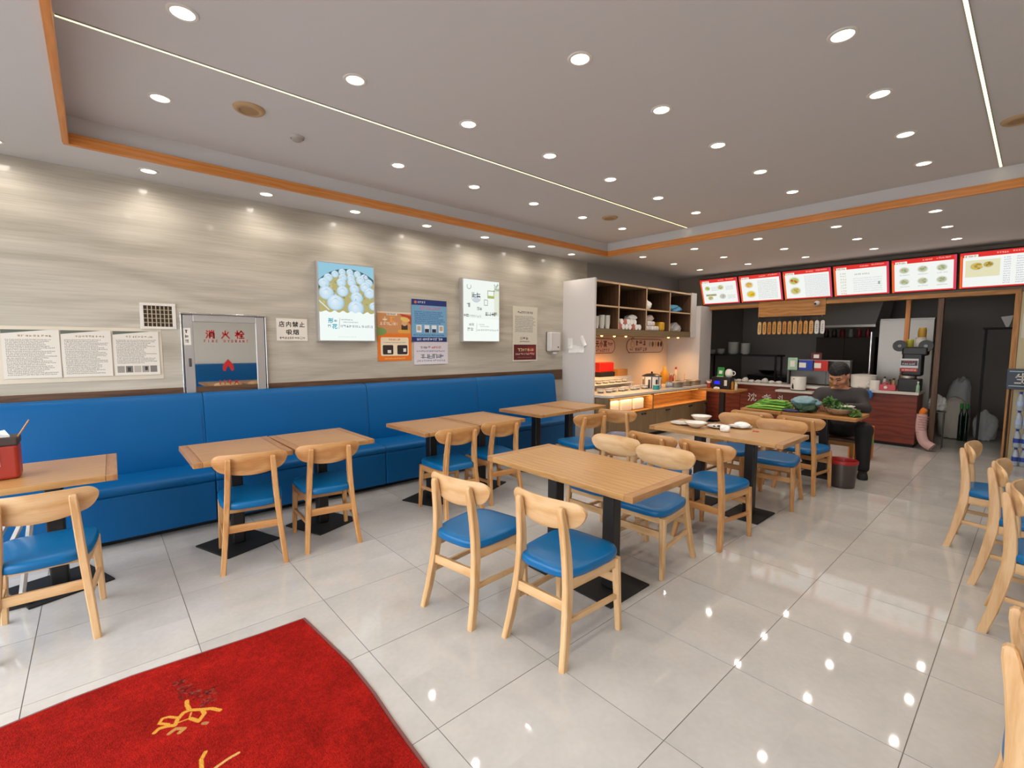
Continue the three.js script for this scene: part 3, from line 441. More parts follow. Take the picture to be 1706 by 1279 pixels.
{
  const orange = canvasTex(320, 420, (x, w, h) => {
    x.fillStyle = '#e2761b'; x.fillRect(0, 0, w, h); x.fillStyle = '#c98f5e'; x.fillRect(0, 20, w, 165); x.fillStyle = '#7d9a58'; x.beginPath(); x.ellipse(15, 170, 70, 34, 0, 0, 7); x.fill(); x.fillStyle = '#b9432c'; x.beginPath(); x.moveTo(200, 10); x.lineTo(320, 30); x.lineTo(320, 110); x.fill();
    x.fillStyle = '#d7cbb8'; x.fillRect(0, 0, w, 16); x.fillStyle = '#e3d9c6'; x.fillRect(85, 12, 100, 20); x.strokeStyle = '#4a4238'; smudge(x, 90, 16, 90, 13);
    x.strokeStyle = '#f0d9c4'; smudge(x, 50, 46, 60, 44); x.strokeStyle = '#f2a53a'; smudge(x, 118, 46, 60, 46); x.strokeStyle = '#f0ddcf'; smudge(x, 22, 90, 185, 26); x.fillStyle = '#3b2e22'; x.fillRect(225, 110, 60, 44); x.fillStyle = '#d8a87a'; x.beginPath(); x.arc(255, 92, 26, 0, 7); x.fill(); x.fillStyle = '#e0c26a'; x.beginPath(); x.ellipse(262, 62, 46, 20, 0.2, 0, 7); x.fill(); x.fillStyle = '#e0a33a'; for (let k = 0; k < 5; k++) { x.beginPath(); x.arc(205 + k * 22, 165, 15, 0, 7); x.fill(); }
    x.fillStyle = '#eadbbd'; x.beginPath(); x.roundRect(28, 218, 264, 158, 14); x.fill(); x.strokeStyle = '#c96a3a'; smudge(x, 100, 228, 110, 18); x.strokeStyle = '#8f8273'; smudge(x, 50, 258, 220, 9); x.fillStyle = '#2d2426'; x.beginPath(); x.roundRect(46, 284, 98, 80, 10); x.fill(); x.beginPath(); x.roundRect(182, 284, 98, 80, 10); x.fill(); x.fillStyle = '#e9e4de'; x.fillRect(90, 326, 34, 26); x.fillRect(240, 312, 28, 30); x.strokeStyle = '#f3c48b'; smudge(x, 60, 392, 200, 13);
  });
  poster('orange_poster', 'orange promotional poster with two black panels', 'poster', -1.485, -1.92, 1.312, 1.886, orange, 0.004);
  const bluep = canvasTex(320, 340, (x, w, h) => {
    x.fillStyle = '#6fa3c8'; x.fillRect(0, 0, w, h); x.fillStyle = '#1c2f70'; x.fillRect(0, 0, w, 46); x.fillRect(0, h - 38, w, 38); x.fillStyle = '#cf6a5a'; x.beginPath(); x.arc(34, 24, 12, 0, 7); x.fill(); x.strokeStyle = '#dfe6f0'; smudge(x, 52, 15, 76, 17); x.strokeStyle = '#d06a78'; smudge(x, 66, 56, 190, 26);
    x.strokeStyle = '#2e4f8c'; for (let y = 94; y < 190; y += 15) smudge(x, 26, y, rr(210, 280), 11); x.fillStyle = '#dfe7ee'; for (const k of [40, 112, 178, 244]) x.fillRect(k, 205, 46, 60); x.fillStyle = '#242a44'; x.fillRect(116, 236, 38, 28); x.fillRect(182, 236, 38, 28); x.fillStyle = '#b4a894'; x.fillRect(48, 214, 30, 36); x.fillRect(252, 214, 30, 36); x.strokeStyle = '#27468c'; smudge(x, 14, 280, 290, 13); x.strokeStyle = '#e7ebf2'; smudge(x, 44, h - 30, 240, 21, 1.15);
  });
  poster('blue_poster', 'blue information poster with a navy header band', 'poster', -1.925, -2.425, 1.54, 2.052, bluep, 0.006, null, 0.004);
  const whitep = canvasTex(320, 200, (x, w, h) => { x.fillStyle = '#d6d2da'; x.fillRect(0, 0, w, h); x.strokeStyle = '#55505a'; smudge(x, 56, 40, 90, 22); x.strokeStyle = '#b03c44'; smudge(x, 160, 40, 100, 22); x.strokeStyle = '#6a679c'; smudge(x, 26, 76, 260, 14); x.strokeStyle = '#565e70'; smudge(x, 60, 110, 230, 40, 0.9); smudge(x, 24, 160, 270, 16, 1.3); });
  poster('white_leaflet', 'pale leaflet with a skyline sketch hanging below the blue poster', 'poster', -1.955, -2.443, 1.262, 1.538, whitep, 0.012);
  const typed2 = canvasTex(256, 400, (x, w, h) => { x.fillStyle = '#d3cec0'; x.fillRect(0, 0, w, h); x.strokeStyle = '#5b574d'; smudge(x, 50, 34, 160, 18); x.strokeStyle = '#6c6a66'; for (let y = 70; y < 190; y += 12) smudge(x, 24, y, rr(170, 215), 8); x.strokeStyle = '#2b2622'; smudge(x, 76, 222, 76, 22, 1.4); smudge(x, 72, 252, 110, 8);
    x.fillStyle = '#5a1518'; x.fillRect(12, 278, 232, 112); x.fillStyle = '#7d1c1f'; x.fillRect(150, 290, 90, 60); x.strokeStyle = '#e6cf9a'; smudge(x, 52, 306, 160, 22); x.strokeStyle = '#e4c8c0'; smudge(x, 30, 340, 200, 15); x.strokeStyle = '#a86a60'; smudge(x, 50, 368, 150, 9); });
  poster('typed_poster', 'tall typed sheet with a dark red block at its foot', 'poster', -3.555, -4.05, 1.266, 2.062, typed2, 0.006);
}
{ // paper towel dispenser
  const t = onWall('towel_dispenser', 'white paper towel dispenser beside the cabinet panel', 'dispenser', -4.24, -4.475, 1.4);
  mesh('housing', rb(0.22, 0.29, 0.1, 0.018, 0, 0.155, 0.055, 3), M.gloss, t); mesh('back_plate', rb(0.225, 0.295, 0.012, 0.004, 0, 0.155, 0.006), flat(0x3b3a3c, 0.5), t);
  mesh('slot', rb(0.13, 0.016, 0.05, 0.006, 0.02, 0.012, 0.07), flat(0x2c2c30, 0.5), t); mesh('lock', cyl(0.012, 0.012, 0.006, 0, 0, 0, 12).rotateX(Math.PI / 2).translate(0.05, 0.07, 0.106), flat(0x2b2b2e), t); mesh('towel', sheet(0.09, 0.045, 0.002, 0.01).translate(0.02, -0.03, 0.06), M.tissue, t);
}

// ---------- buffet counter and wall cabinet ----------
{
  const p = thing('partition', 'tall white partition beside the buffet with torn paper', 'partition', [XL, 0, -4.64]);
  mesh('board', rb(0.63, 2.5, 0.04, 0.003, 0.315, 1.25, 0), M.gloss, p);
  mesh('torn_paper', [sheet(0.1, 0.16, 0.001, 0.02).translate(0.17, 1.45, 0.022), sheet(0.18, 0.1, 0.001, 0.016).translate(0.36, 1.39, 0.022), sheet(0.07, 0.17, 0.001, 0.025).rotateZ(0.5).translate(0.47, 1.49, 0.022), sheet(0.16, 0.12, 0.001, 0.012).translate(0.22, 1.385, 0.022)], M.tissue, p);
}
let crumple;
{ // wall cabinet: four bays, two rows
  const t = thing('hanging_cabinet', 'open wall cabinet of eight dark cubbies above the buffet', 'cabinet', [XL, 1.66, -4.66]), D = 0.58, zs = [0, -0.63, -1.41, -2.168, -2.94];
  mesh('back_panel', span(0.002, 0.012, 0.09, 0.82, 0, -2.94), M.walnut, t);
  mesh('bottom_board', grain(span(0, D, 0, 0.1, 0, -2.94, 0.002), 'z'), M.greyoak, t); mesh('top_board', grain(span(0, D, 0.79, 0.82, 0, -2.94, 0.002), 'z'), M.greyoak, t);
  zs.forEach((z, i) => mesh('divider', grain(span(0, D, 0.1, 0.79, z - (i === 4 ? -0.022 : 0.011), z + (i === 0 ? 0 : 0.011), 0.001), 'y'), M.walnut, t));
  for (let i = 0; i < 4; i++) mesh('shelf', grain(span(0, D - 0.01, 0.435, 0.455, zs[i] - 0.011, zs[i + 1] + 0.011, 0.001), 'z'), M.walnut, t);
  zs.forEach((z, i) => mesh('edge_strip', span(D, D + 0.004, 0.1, 0.82, z - (i === 4 ? -0.024 : 0.012), z + (i === 0 ? 0 : 0.012)), flat(0xc7a781, 0.5), t));
  for (let i = 0; i < 4; i++) mesh('edge_strip', span(D - 0.01, D - 0.005, 0.433, 0.457, zs[i] - 0.011, zs[i + 1] + 0.011), flat(0xc7a781, 0.5), t);
  mesh('edge_strip', span(D, D + 0.004, 0.795, 0.822, 0, -2.94), flat(0xc7a781, 0.5), t);
  mesh('filler_board', span(0, D + 0.01, 0, 0.84, -2.94, -3.125), M.gloss, t);
  for (const [k, z] of [-0.39, -0.72, -1.04, -2.39, -2.74].entries()) {
    const l = thing('cabinet_spotlight', 'small warm spotlight under the wall cabinet over the buffet', 'spotlight', [XL + 0.44, 1.66, -4.66 + z], 0, 'spotlights under the wall cabinet');
    mesh('bezel', lathe([[0.02, 0], [0.022, -0.006], [0.032, -0.005], [0.033, 0]], 16), M.chrome, l); mesh('lens', new THREE.SphereGeometry(0.021, 16, 8, 0, 6.2832, 1.5708, 1.5708).translate(0, -0.004, 0), M.warmLed, l);
    const s = new THREE.SpotLight(0xffc27a, k < 3 ? 2.4 : 1.6, 0, 1.15, 1, 2); s.position.y = -0.03; s.castShadow = true; s.shadow.radius = 1; s.name = 'lamp'; s.target.position.set(0, -1, 0); s.target.name = 'aim'; l.add(s); l.add(s.target);
  }
  // contents
  const S0 = 1.76, S1 = 2.115, X = XL + 0.33;
  const stackCups = (z, n, lab) => { const o = thing('cup_stack', lab, 'cups', [XL + 0.44, S0, z], 0, 'paper cup stacks in the wall cabinet'); for (let k = 0; k < n; k++) mesh('cup', lathe([[0.036, 0], [0.048, 0.1], [0.05, 0.1], [0.05, 0.106]], 18).translate(0, k * 0.022, 0), M.porcelain, o); };
  for (const [k, z] of [-4.76, -4.9, -5.04, -5.18].entries()) stackCups(z, [4, 5, 6, 6][k], ['paper cup stack touching the end panel in the wall cabinet', 'second paper cup stack from the end panel', 'third paper cup stack from the end panel', 'paper cup stack next to the cabinet divider'][k]);
  for (let k = 0; k < 12; k++) { const r = k >= 7 ? 1 : 0, q = k - r * 7, o = tag(mesh('paper_roll', cyl(0.045, 0.045, 0.2, 0, 0, 0, 18).rotateZ(Math.PI / 2), k % 4 === 0 ? flat(0xc46a5c) : M.tissue, scene), 'white wrapped tissue roll piled in the wall cabinet', 'tissue roll', 'tissue rolls in the wall cabinet'); o.position.set(XL + 0.44, S0 + 0.046 + r * 0.08, -5.39 - q * 0.093 - r * 0.046); }
  const lump = (name, label, cat, x, y, z, sx, sy, sz, mat, sd, rough = 0.25) => { const g = new THREE.IcosahedronGeometry(1, 9), p = g.attributes.position, n = lattice(sd); for (let i = 0; i < p.count; i++) { const a = p.getX(i), b = p.getY(i), c = p.getZ(i), k = 1 - rough + 2 * rough * (0.5 * n(a * 2 + 5, b * 2 + c * 1.7 + 5, 64, 64) + 0.3 * n(a * 5 + 9, c * 5 + b * 4 + 9, 64, 64) + 0.2 * Math.abs(2 * n(a * 8 + c * 6 + 20, b * 9 + 20 - c * 3, 64, 64) - 1)); p.setXYZ(i, a * k * sx, Math.max(-0.62, b) * k * sy, c * k * sz); } const m = mergeVertices(g.deleteAttribute('uv').deleteAttribute('normal')); m.computeVertexNormals(); m.computeBoundingBox(); m.translate(0, -m.boundingBox.min.y, 0); m.setAttribute('uv', new THREE.Float32BufferAttribute(new Float32Array(m.attributes.position.count * 2), 2)); const o = tag(mesh(name, m, mat, scene), label, cat); o.position.set(x, y, z); return o; };
  crumple = lump;
  lump('plastic_bag', 'crumpled white plastic bag in the upper cubby of the wall cabinet', 'bag', X + 0.06, S1, -6.3, 0.1, 0.11, 0.13, M.tissue, 3);
  lump('plastic_bag', 'blue and white plastic bag in the last upper cubby', 'bag', X + 0.06, S1, -7.2, 0.12, 0.085, 0.28, flat(0x4f93b8, 0.5), 4, 0.35);
  lump('plastic_bag', 'bulging white bag slumped on the tissue rolls', 'bag', X + 0.08, S0 + 0.172, -5.86, 0.1, 0.05, 0.12, M.tissue, 5);
  for (let k = 0; k < 8; k++) { const r = k >= 5 ? 1 : 0, q = k - 5 * r, o = tag(mesh('napkin_pack', rb(0.2, 0.08, 0.075, 0.025, 0, 0.04, 0, 2), flat([0xe6e0dc, 0xdccfcc, 0xe9e6e2][k % 3], 0.5), scene), 'white napkin pack piled in the third lower cubby', 'napkins', 'napkin packs in the wall cabinet'); o.position.set(XL + 0.44, S0 + r * 0.081, -6.2 - q * 0.082 - r * 0.03); }
  lump('plastic_bag', 'bulky pale pink bag on top of the napkin packs', 'bag', X + 0.09, S0 + 0.162, -6.36, 0.09, 0.07, 0.14, flat(0xdcccc8, 0.5), 6);
  tag(mesh('yellow_pack', rb(0.16, 0.16, 0.14, 0.03, XL + 0.45, S0 + 0.08, -6.7, 2), flat(0xd7a52a, 0.5), scene), 'yellow packet beside the divider of the wall cabinet', 'packet');
  lump('plastic_bag', 'grey and white bag in the last lower cubby', 'bag', X + 0.06, S0, -7.32, 0.11, 0.1, 0.17, flat(0xc9c6c4, 0.5), 8, 0.35);
  { const o = thing('cup_stack', 'leaning white cup stack in the last lower cubby', 'cups', [XL + 0.42, S0, -7.02], 0); for (let k = 0; k < 4; k++) mesh('cup', lathe([[0.04, 0], [0.055, 0.13], [0.058, 0.135]], 18).translate(0, k * 0.025, 0), M.porcelain, o); }
}
{ // buffet counter
  const t = thing('buffet_counter', 'pale topped buffet counter with glowing niches and wooden doors', 'counter', [XL, 0, -4.66]), L = 3.115, F = 0.9;
  { const s = new THREE.Shape(); s.moveTo(0.01, 0); s.lineTo(F - 0.14, 0); s.lineTo(F, 0.12); s.lineTo(F, L); s.lineTo(0.01, L); s.closePath(); mesh('worktop', new THREE.ExtrudeGeometry(s, { depth: 0.03, bevelEnabled: true, bevelThickness: 0.004, bevelSize: 0.004, bevelSegments: 2 }).rotateX(-Math.PI / 2).translate(0, 0.726, 0), phy({ color: 0xcfc8bf, roughness: 0.25, side: THREE.DoubleSide }), t); }
  mesh('end_panel', grain(span(0.01, F - 0.03, 0.06, 0.716, -0.02, -0.05, 0.002), 'y'), M.greyoak, t);
  mesh('plinth', span(0.02, F - 0.08, 0, 0.06, -0.05, -L + 0.02), M.kick, t);
  mesh('carcass', [span(0.02, F - 0.06, 0.06, 0.45, -0.05, -L + 0.02), span(0.02, F - 0.32, 0.45, 0.716, -0.05, -L + 0.02)], M.walnut, t);
  for (const [a, b] of [[-0.05, -1.225], [-1.235, -3.1]]) {
    mesh('niche', [span(F - 0.32, F - 0.03, 0.45, 0.468, a, b), span(F - 0.32, F - 0.03, 0.7, 0.716, a, b), span(F - 0.32, F - 0.03, 0.468, 0.7, a, a - 0.018), span(F - 0.32, F - 0.03, 0.468, 0.7, b + 0.018, b), span(F - 0.32, F - 0.312, 0.468, 0.7, a, b)].map((g) => grain(g, 'z')), M.honey, t);
    const lit = mesh('light_strip', span(F - 0.075, F - 0.06, 0.692, 0.7, a - 0.03, b + 0.03), M.warmLed, t);
    const al = new THREE.RectAreaLight(0xffd49a, 34, 0.02, Math.abs(a - b) - 0.08); al.rotation.x = -Math.PI / 2; al.position.set(F - 0.07, 0.689, (a + b) / 2); al.name = 'strip_glow'; t.add(al);
  }
  const dz = [-0.05, -0.6, -0.97, -1.34, -1.71, -2.1, -2.5, -2.89, -3.1];
  for (let i = 0; i < 8; i++) { const d = mesh('door', grain(span(F - 0.058, F - 0.038, 0.07, 0.446, dz[i] - 0.002, dz[i + 1] + 0.002, 0.002), 'y', [i * 0.4, i * 0.23]), M.greyoak, t); const hz = i % 2 ? dz[i + 1] + 0.04 : dz[i] - 0.04; if (i > 0) mesh('handle', rb(0.018, 0.022, 0.05, 0.004, F - 0.03, 0.405, hz), M.black, d); }
  for (let k = 0; k < 3; k++) { const o = tag(mesh('paper_sack', rb(0.2, 0.19, 0.3, 0.03, 0, 0.095, 0, 2), flat([0xe9e2d4, 0xdfd6c8, 0xe4dccb][k], 0.8), scene), ['white packet filling the first glowing niche beside the end panel', 'white packet in the middle of the first glowing niche', 'creased white packet by the divider of the glowing niches'][k], 'packet'); o.position.set(XL + F - 0.2, 0.468, -4.66 - 0.25 - k * 0.34); }
}
{ // on the buffet counter
  const Y = 0.761;
  const t = thing('serving_tray', 'raised white tray holding the back row of patterned bowls', 'tray', [-3.91, Y, -5.4]); mesh('tray_top', rb(0.22, 0.012, 1.35, 0.004, 0, 0.1, 0), M.gloss, t); for (const s of [-1, 1]) mesh('tray_foot', rb(0.2, 0.094, 0.02, 0.003, 0, 0.047, s * 0.6), M.gloss, t);
  const bowlT = canvasTex(256, 64, (x) => { x.fillStyle = '#e7e5e0'; x.fillRect(0, 0, 256, 64); x.strokeStyle = '#2a3550'; x.lineWidth = 3; for (let k = 0; k < 14; k++) { x.beginPath(); x.arc(10 + k * 18.3, 30, 9, 0, 5.2); x.stroke(); x.fillStyle = '#2b2f3c'; x.fillRect(4 + k * 18.3, 46, 9, 12); } });
  const bm = phy({ map: bowlT, roughness: 0.25 }), food = [0x8a4a24, 0x9c2c1c, 0x4c6a2c, 0xb98a3a, 0x5a3a26].map((c) => flat(c, 0.7));
  const bowl = (x, y, z, k, label, group) => { const o = thing('patterned_bowl', label, 'bowl', [x, y, z], rr(0, 6), group); mesh('bowl_body', lathe([[0, 0.004], [0.035, 0], [0.062, 0.03], [0.07, 0.062], [0.066, 0.062], [0.058, 0.032], [0.03, 0.01], [0, 0.008]], 20), bm, o); mesh('filling', lathe([[0, 0.05], [0.04, 0.048], [0.064, 0.044]], 16), food[k % 5], o); };
  for (let k = 0; k < 7; k++) bowl(-3.91, Y + 0.107, -4.85 - k * 0.18, k, 'blue patterned condiment bowl on the raised white tray', 'bowls in the back row of the buffet');
  for (let k = 0; k < 8; k++) bowl(-3.64 + (k % 2) * 0.03, Y, -4.92 - k * 0.165, k + 2, 'blue patterned condiment bowl on the counter before the tray', 'bowls in the front row of the buffet');
  const shelf = thing('condiment_shelf', 'white ledge behind the condiment bowls against the backsplash', 'shelf', [-4.1, Y, -5.7]); mesh('board', rb(0.13, 0.2, 1.3, 0.004, 0, 0.1, 0), M.gloss, shelf);
  const bin = thing('red_basket', 'red ribbed plastic basket on the ledge', 'basket', [-4.1, Y + 0.285, -5.6]); mesh('basket_body', rb(0.13, 0.17, 0.4, 0.02, 0, 0.08, 0, 2), M.red, bin); for (let k = 0; k < 8; k++) mesh('rib', rb(0.008, 0.14, 0.016, 0.003, 0.067, 0.08, -0.16 + k * 0.046), M.red, bin);
  tag(mesh('black_tray', rb(0.13, 0.08, 0.42, 0.008, -4.1, Y + 0.2 + 0.043, -5.62), M.blackMatt, scene), 'flat black box under the red basket', 'box');
  tag(mesh('wooden_box', rb(0.13, 0.12, 0.3, 0.008, -4.1, Y + 0.2 + 0.061, -6.06), M.honey, scene), 'pale wooden box beside the red basket', 'box');
  const pot = thing('rice_pot', 'white patterned stew pot with dark lid on the buffet', 'pot', [-3.62, Y, -6.33]); mesh('pot_body', lathe([[0, 0], [0.15, 0], [0.165, 0.02], [0.165, 0.2], [0.16, 0.205]], 28), printed(canvasTex(256, 64, (x) => { x.fillStyle = '#e3e1de'; x.fillRect(0, 0, 256, 64); x.fillStyle = '#3a3434'; for (let k = 0; k < 8; k++) { x.fillRect(8 + k * 32, 20, 9, 22); x.fillStyle = k % 2 ? '#8a4a30' : '#2c3038'; x.fillRect(20 + k * 32, 12, 5, 30); } }), 0.3), pot); mesh('lid', lathe([[0.17, 0.205], [0.168, 0.215], [0.1, 0.245], [0.02, 0.255], [0, 0.256]], 28), flat(0x3a3636, 0.3), pot); mesh('knob', new THREE.SphereGeometry(0.018, 14, 10).translate(0, 0.27, 0), M.black, pot);
  const tc = thing('teal_canister', 'small teal canister in front of the stew pot', 'canister', [-3.4, Y, -6.12]); mesh('body', cyl(0.055, 0.055, 0.075, 0, 0.0375, 0), M.teal, tc); mesh('rim', lathe([[0.055, 0.075], [0.059, 0.08], [0.052, 0.083], [0, 0.083]], 20), M.porcelain, tc);
  const jug = thing('ladle_jar', 'white jar bristling with ladles beside the stew pot', 'jar', [-3.45, Y, -6.62]); mesh('jar_body', lathe([[0, 0], [0.06, 0], [0.066, 0.1], [0.062, 0.1]], 20), bm, jug); for (let k = 0; k < 4; k++) mesh('ladle', rod([0, 0.02, 0], [rr(-0.08, 0.08), 0.24, rr(-0.08, 0.08)], 0.006), k % 2 ? M.steel : M.honey, jug);
  for (const [k, x, z, l] of [[0, -3.48, -6.86, 'steel pan with red stew next to the ladle jar'], [1, -3.5, -7.22, 'steel pan with a spoon resting in it, middle of three'], [2, -3.52, -7.58, 'steel pan at the kitchen end of the buffet']]) {
    const o = thing('buffet_pan', l, 'pan', [x, Y, z]); mesh('pan_body', lathe([[0, 0.002], [0.14, 0], [0.15, 0.01], [0.152, 0.075], [0.16, 0.08], [0.158, 0.084], [0.146, 0.078], [0.14, 0.02], [0, 0.012]], 28), M.steel, o); mesh('stew', lathe([[0, 0.06], [0.1, 0.058], [0.146, 0.055]], 24), flat([0x9c4a2c, 0x7a3c24, 0x5a4634][k], 0.4), o); if (k < 2) mesh('spoon', rod([0.02, 0.06, 0], [-0.06, 0.2, -0.14], 0.007), M.honey, o);
  }
  const bot = (name, label, x, z, h, r, c, cap, y = Y) => { const o = thing(name, label, 'bottle', [x, y, z]); mesh('body', lathe([[0, 0], [r, 0], [r, h * 0.62], [r * 0.45, h * 0.8], [r * 0.4, h * 0.88]], 18), flat(c, 0.3), o); mesh('cap', cyl(r * 0.45, r * 0.45, h * 0.13, 0, h * 0.935, 0, 14), flat(cap, 0.4), o); };
  bot('sauce_bottle', 'yellow sauce bottle against the buffet backsplash', -3.98, -7.36, 0.33, 0.075, 0xd79a2c, 0xe3b64a); bot('sauce_bottle', 'short red sauce bottle between the buffet pans and wall', -3.8, -7.3, 0.2, 0.05, 0xc02a1c, 0xe0d8d0); bot('sauce_bottle', 'tall clear bottle with a red cap by the side panel', -3.85, -7.56, 0.32, 0.045, 0xd9c8b8, 0xb01c18);
}
{ // signs on the backsplash
  const sign = (z0, z1, y0, y1, label, draw) => { const w = Math.abs(z1 - z0), h = y1 - y0, o = onWall('oval_sign', label, 'sign', z0, z1, y0, 0.008); const s = new THREE.Shape(); const r = h / 2; s.moveTo(-w / 2 + r, 0); s.lineTo(w / 2 - r, 0); s.absarc(w / 2 - r, r, r, -Math.PI / 2, Math.PI / 2); s.lineTo(-w / 2 + r, h); s.absarc(-w / 2 + r, r, r, Math.PI / 2, Math.PI * 1.5);
    const g = new THREE.ExtrudeGeometry(s, { depth: 0.006, bevelEnabled: false, curveSegments: 14 }), p = g.attributes.position, uv = g.attributes.uv; for (let i = 0; i < p.count; i++) uv.setXY(i, p.getX(i) / w + 0.5, p.getY(i) / h); mesh('board', g, printed(canvasTex(512, 112, draw), 0.5), o);
    const pts = s.getPoints(14); mesh('rim', new THREE.TubeGeometry(new THREE.CatmullRomCurve3(pts.map((q) => V(q.x, q.y, 0.006)), true), 80, 0.006, 5, true), flat(0x7a3a34, 0.5), o); return o; };
  sign(-5.05, -5.985, 1.368, 1.612, 'oval sign half hidden behind the white end panel', (x, w, h) => { x.fillStyle = '#e2c4b4'; x.fillRect(0, 0, w, h); x.strokeStyle = '#6e2a26'; words(x, '元小菜', 210, 12, 56, 1.08, 14); smudge(x, 400, 30, 70, 24); smudge(x, 190, 78, 240, 24, 1.25); });
  const o = sign(-6.345, -7.58, 1.368, 1.615, 'oval sign with five printed ovals beside the side panel', (x, w, h) => { x.fillStyle = '#e4c8b4'; x.fillRect(0, 0, w, h); x.strokeStyle = '#d99c3c'; x.lineWidth = 7; x.beginPath(); x.arc(78, 44, 26, 0, 7); x.stroke(); x.strokeStyle = '#6e2a26'; smudge(x, 120, 10, 160, 44, 1.1); smudge(x, 40, 78, 50, 18); smudge(x, 110, 70, 165, 32, 1.1); ['#b9a78c', '#6b5a42', '#d9a84c', '#5a1f1c', '#4a1a18'].forEach((c, k) => { x.fillStyle = c; x.beginPath(); x.ellipse(318 + k * 42, 40, 15, 23, 0, 0, 7); x.fill(); }); });
  mesh('hook', new THREE.TorusGeometry(0.032, 0.006, 6, 16, Math.PI * 1.3).translate(-0.43, 0.246, 0.006), flat(0x7a3a34, 0.5), o);
}

// ---------- menu screens ----------
function menuTex(k) {
  return canvasTex(384, 256, (x, w, h) => {
    x.fillStyle = '#e02c2a'; x.fillRect(0, 0, w, h); x.fillStyle = '#ee6a2c'; x.fillRect(0, 20, 12, h - 20); x.fillStyle = '#d8405c'; x.fillRect(w - 14, 0, 14, h); x.fillStyle = '#f2f5f0'; x.fillRect(16, 34, w - 32, h - 44); x.fillStyle = '#f4efe2'; x.fillRect(22, 16, 74, 22); x.strokeStyle = '#8a8478'; smudge(x, 28, 20, 60, 14); x.strokeStyle = '#f7d9c8'; smudge(x, 190, 12, 60, 11); smudge(x, 270, 8, 90, 11);
    const dish = (a, b, r, c, d) => { x.fillStyle = '#dcdccf'; x.beginPath(); x.ellipse(a, b, r * 1.25, r, 0, 0, 7); x.fill(); x.fillStyle = c; x.beginPath(); x.ellipse(a, b, r, r * 0.75, 0, 0, 7); x.fill(); x.fillStyle = d; for (let q = 0; q < 5; q++) { x.beginPath(); x.ellipse(a + rr(-r, r) * 0.6, b + rr(-r, r) * 0.45, r * 0.25, r * 0.2, 0, 0, 7); x.fill(); } };
    x.strokeStyle = '#aab0b4';
    if (k === 0) { dish(70, 90, 24, '#b9c26a', '#8aa03a'); dish(210, 88, 26, '#c8c49a', '#b09a3c'); x.fillStyle = '#a5a070'; x.fillRect(46, 150, 110, 20); dish(90, 190, 24, '#c2bd86', '#9a9450'); dish(220, 180, 28, '#c2c4bc', '#a7a9a0'); for (const [a, b] of [[110, 80], [258, 80], [270, 170]]) for (let q = 0; q < 3; q++) smudge(x, a, b + q * 14, 80, 8); }
    if (k === 1) { dish(90, 90, 32, '#e0b868', '#c99a48'); dish(100, 180, 36, '#e3c23a', '#cfa020'); for (let y = 56; y < 230; y += 15) smudge(x, 170, y, 180, 8); }
    if (k === 2) { dish(90, 90, 36, '#b4bd5a', '#c24a34'); dish(95, 180, 36, '#cdbc74', '#a8a24a'); x.strokeStyle = '#b3b2c6'; for (let y = 52; y < 235; y += 13) smudge(x, 175, y, 185, 7); }
    if (k === 3) { x.strokeStyle = '#c9c4a4'; for (let y = 60; y < 230; y += 24) smudge(x, 48, y, 50, 14); x.strokeStyle = '#9a9a8a'; smudge(x, 150, 74, 110, 12); x.strokeStyle = '#c6cccb'; for (let y = 110; y < 220; y += 18) smudge(x, 140, y, 200, 9); x.fillStyle = '#9aaa9a'; x.fillRect(310, 150, 14, 24); }
    if (k === 4) for (let r = 0; r < 2; r++) for (let c = 0; c < 3; c++) { dish(78 + c * 112, 84 + r * 90, 26, '#bcc0a0', '#98a276'); smudge(x, 50 + c * 112, 118 + r * 90, 60, 8); }
    if (k === 5) { x.fillStyle = '#e4dfb8'; x.fillRect(30, 56, 180, 120); dish(90, 100, 34, '#cdb860', '#b0903a'); dish(150, 92, 26, '#c2a850', '#8f7a34'); x.strokeStyle = '#9aa2b4'; for (let y = 50; y < 230; y += 16) { smudge(x, 228, y, 40, 8); smudge(x, 290, y, 70, 8); } }
  });
}
for (let k = 0; k < 6; k++) {
  const W = 0.7, Hh = 0.5, x = -3.6 + k * 0.733 + W / 2, tilt = Math.atan2(0.2, 0.46);
  const t = thing('menu_screen', ['menu screen with four small dishes, at the cabinet end of the row', 'menu screen with golden pastries between two others', 'menu screen with two colourful bowls and a long text column', 'menu screen of mostly blank pale lists', 'menu screen showing six dishes in two rows', 'menu screen over the kitchen doorway showing one large dish'][k], 'screen', [x, 2.3, -8.09]);
  const tiltG = (q) => q.rotateX(tilt);
  mesh('housing', tiltG(rb(W + 0.022, Hh + 0.02, 0.035, 0.006, 0, Hh / 2, -0.018)), M.black, t);
  mesh('display', tiltG(new THREE.PlaneGeometry(W, Hh - 0.006).translate(0, Hh / 2, 0.001)), std({ color: 0x080808, emissive: 0xffffff, emissiveMap: menuTex(k), emissiveIntensity: SCREEN_GLOW * 1.05, roughness: 0.3 }), t);
  mesh('bracket', span(-0.03, 0.03, 0.3, 0.36, -0.06, 0.07), M.steelDark, t);
  const a = new THREE.RectAreaLight(0xfff2ee, 0.3, W, Hh); a.position.set(0, Hh / 2 * Math.cos(tilt), Hh / 2 * Math.sin(tilt) + 0.004); a.rotation.set(-tilt, Math.PI, 0, 'YXZ'); a.name = 'glow'; t.add(a);
}

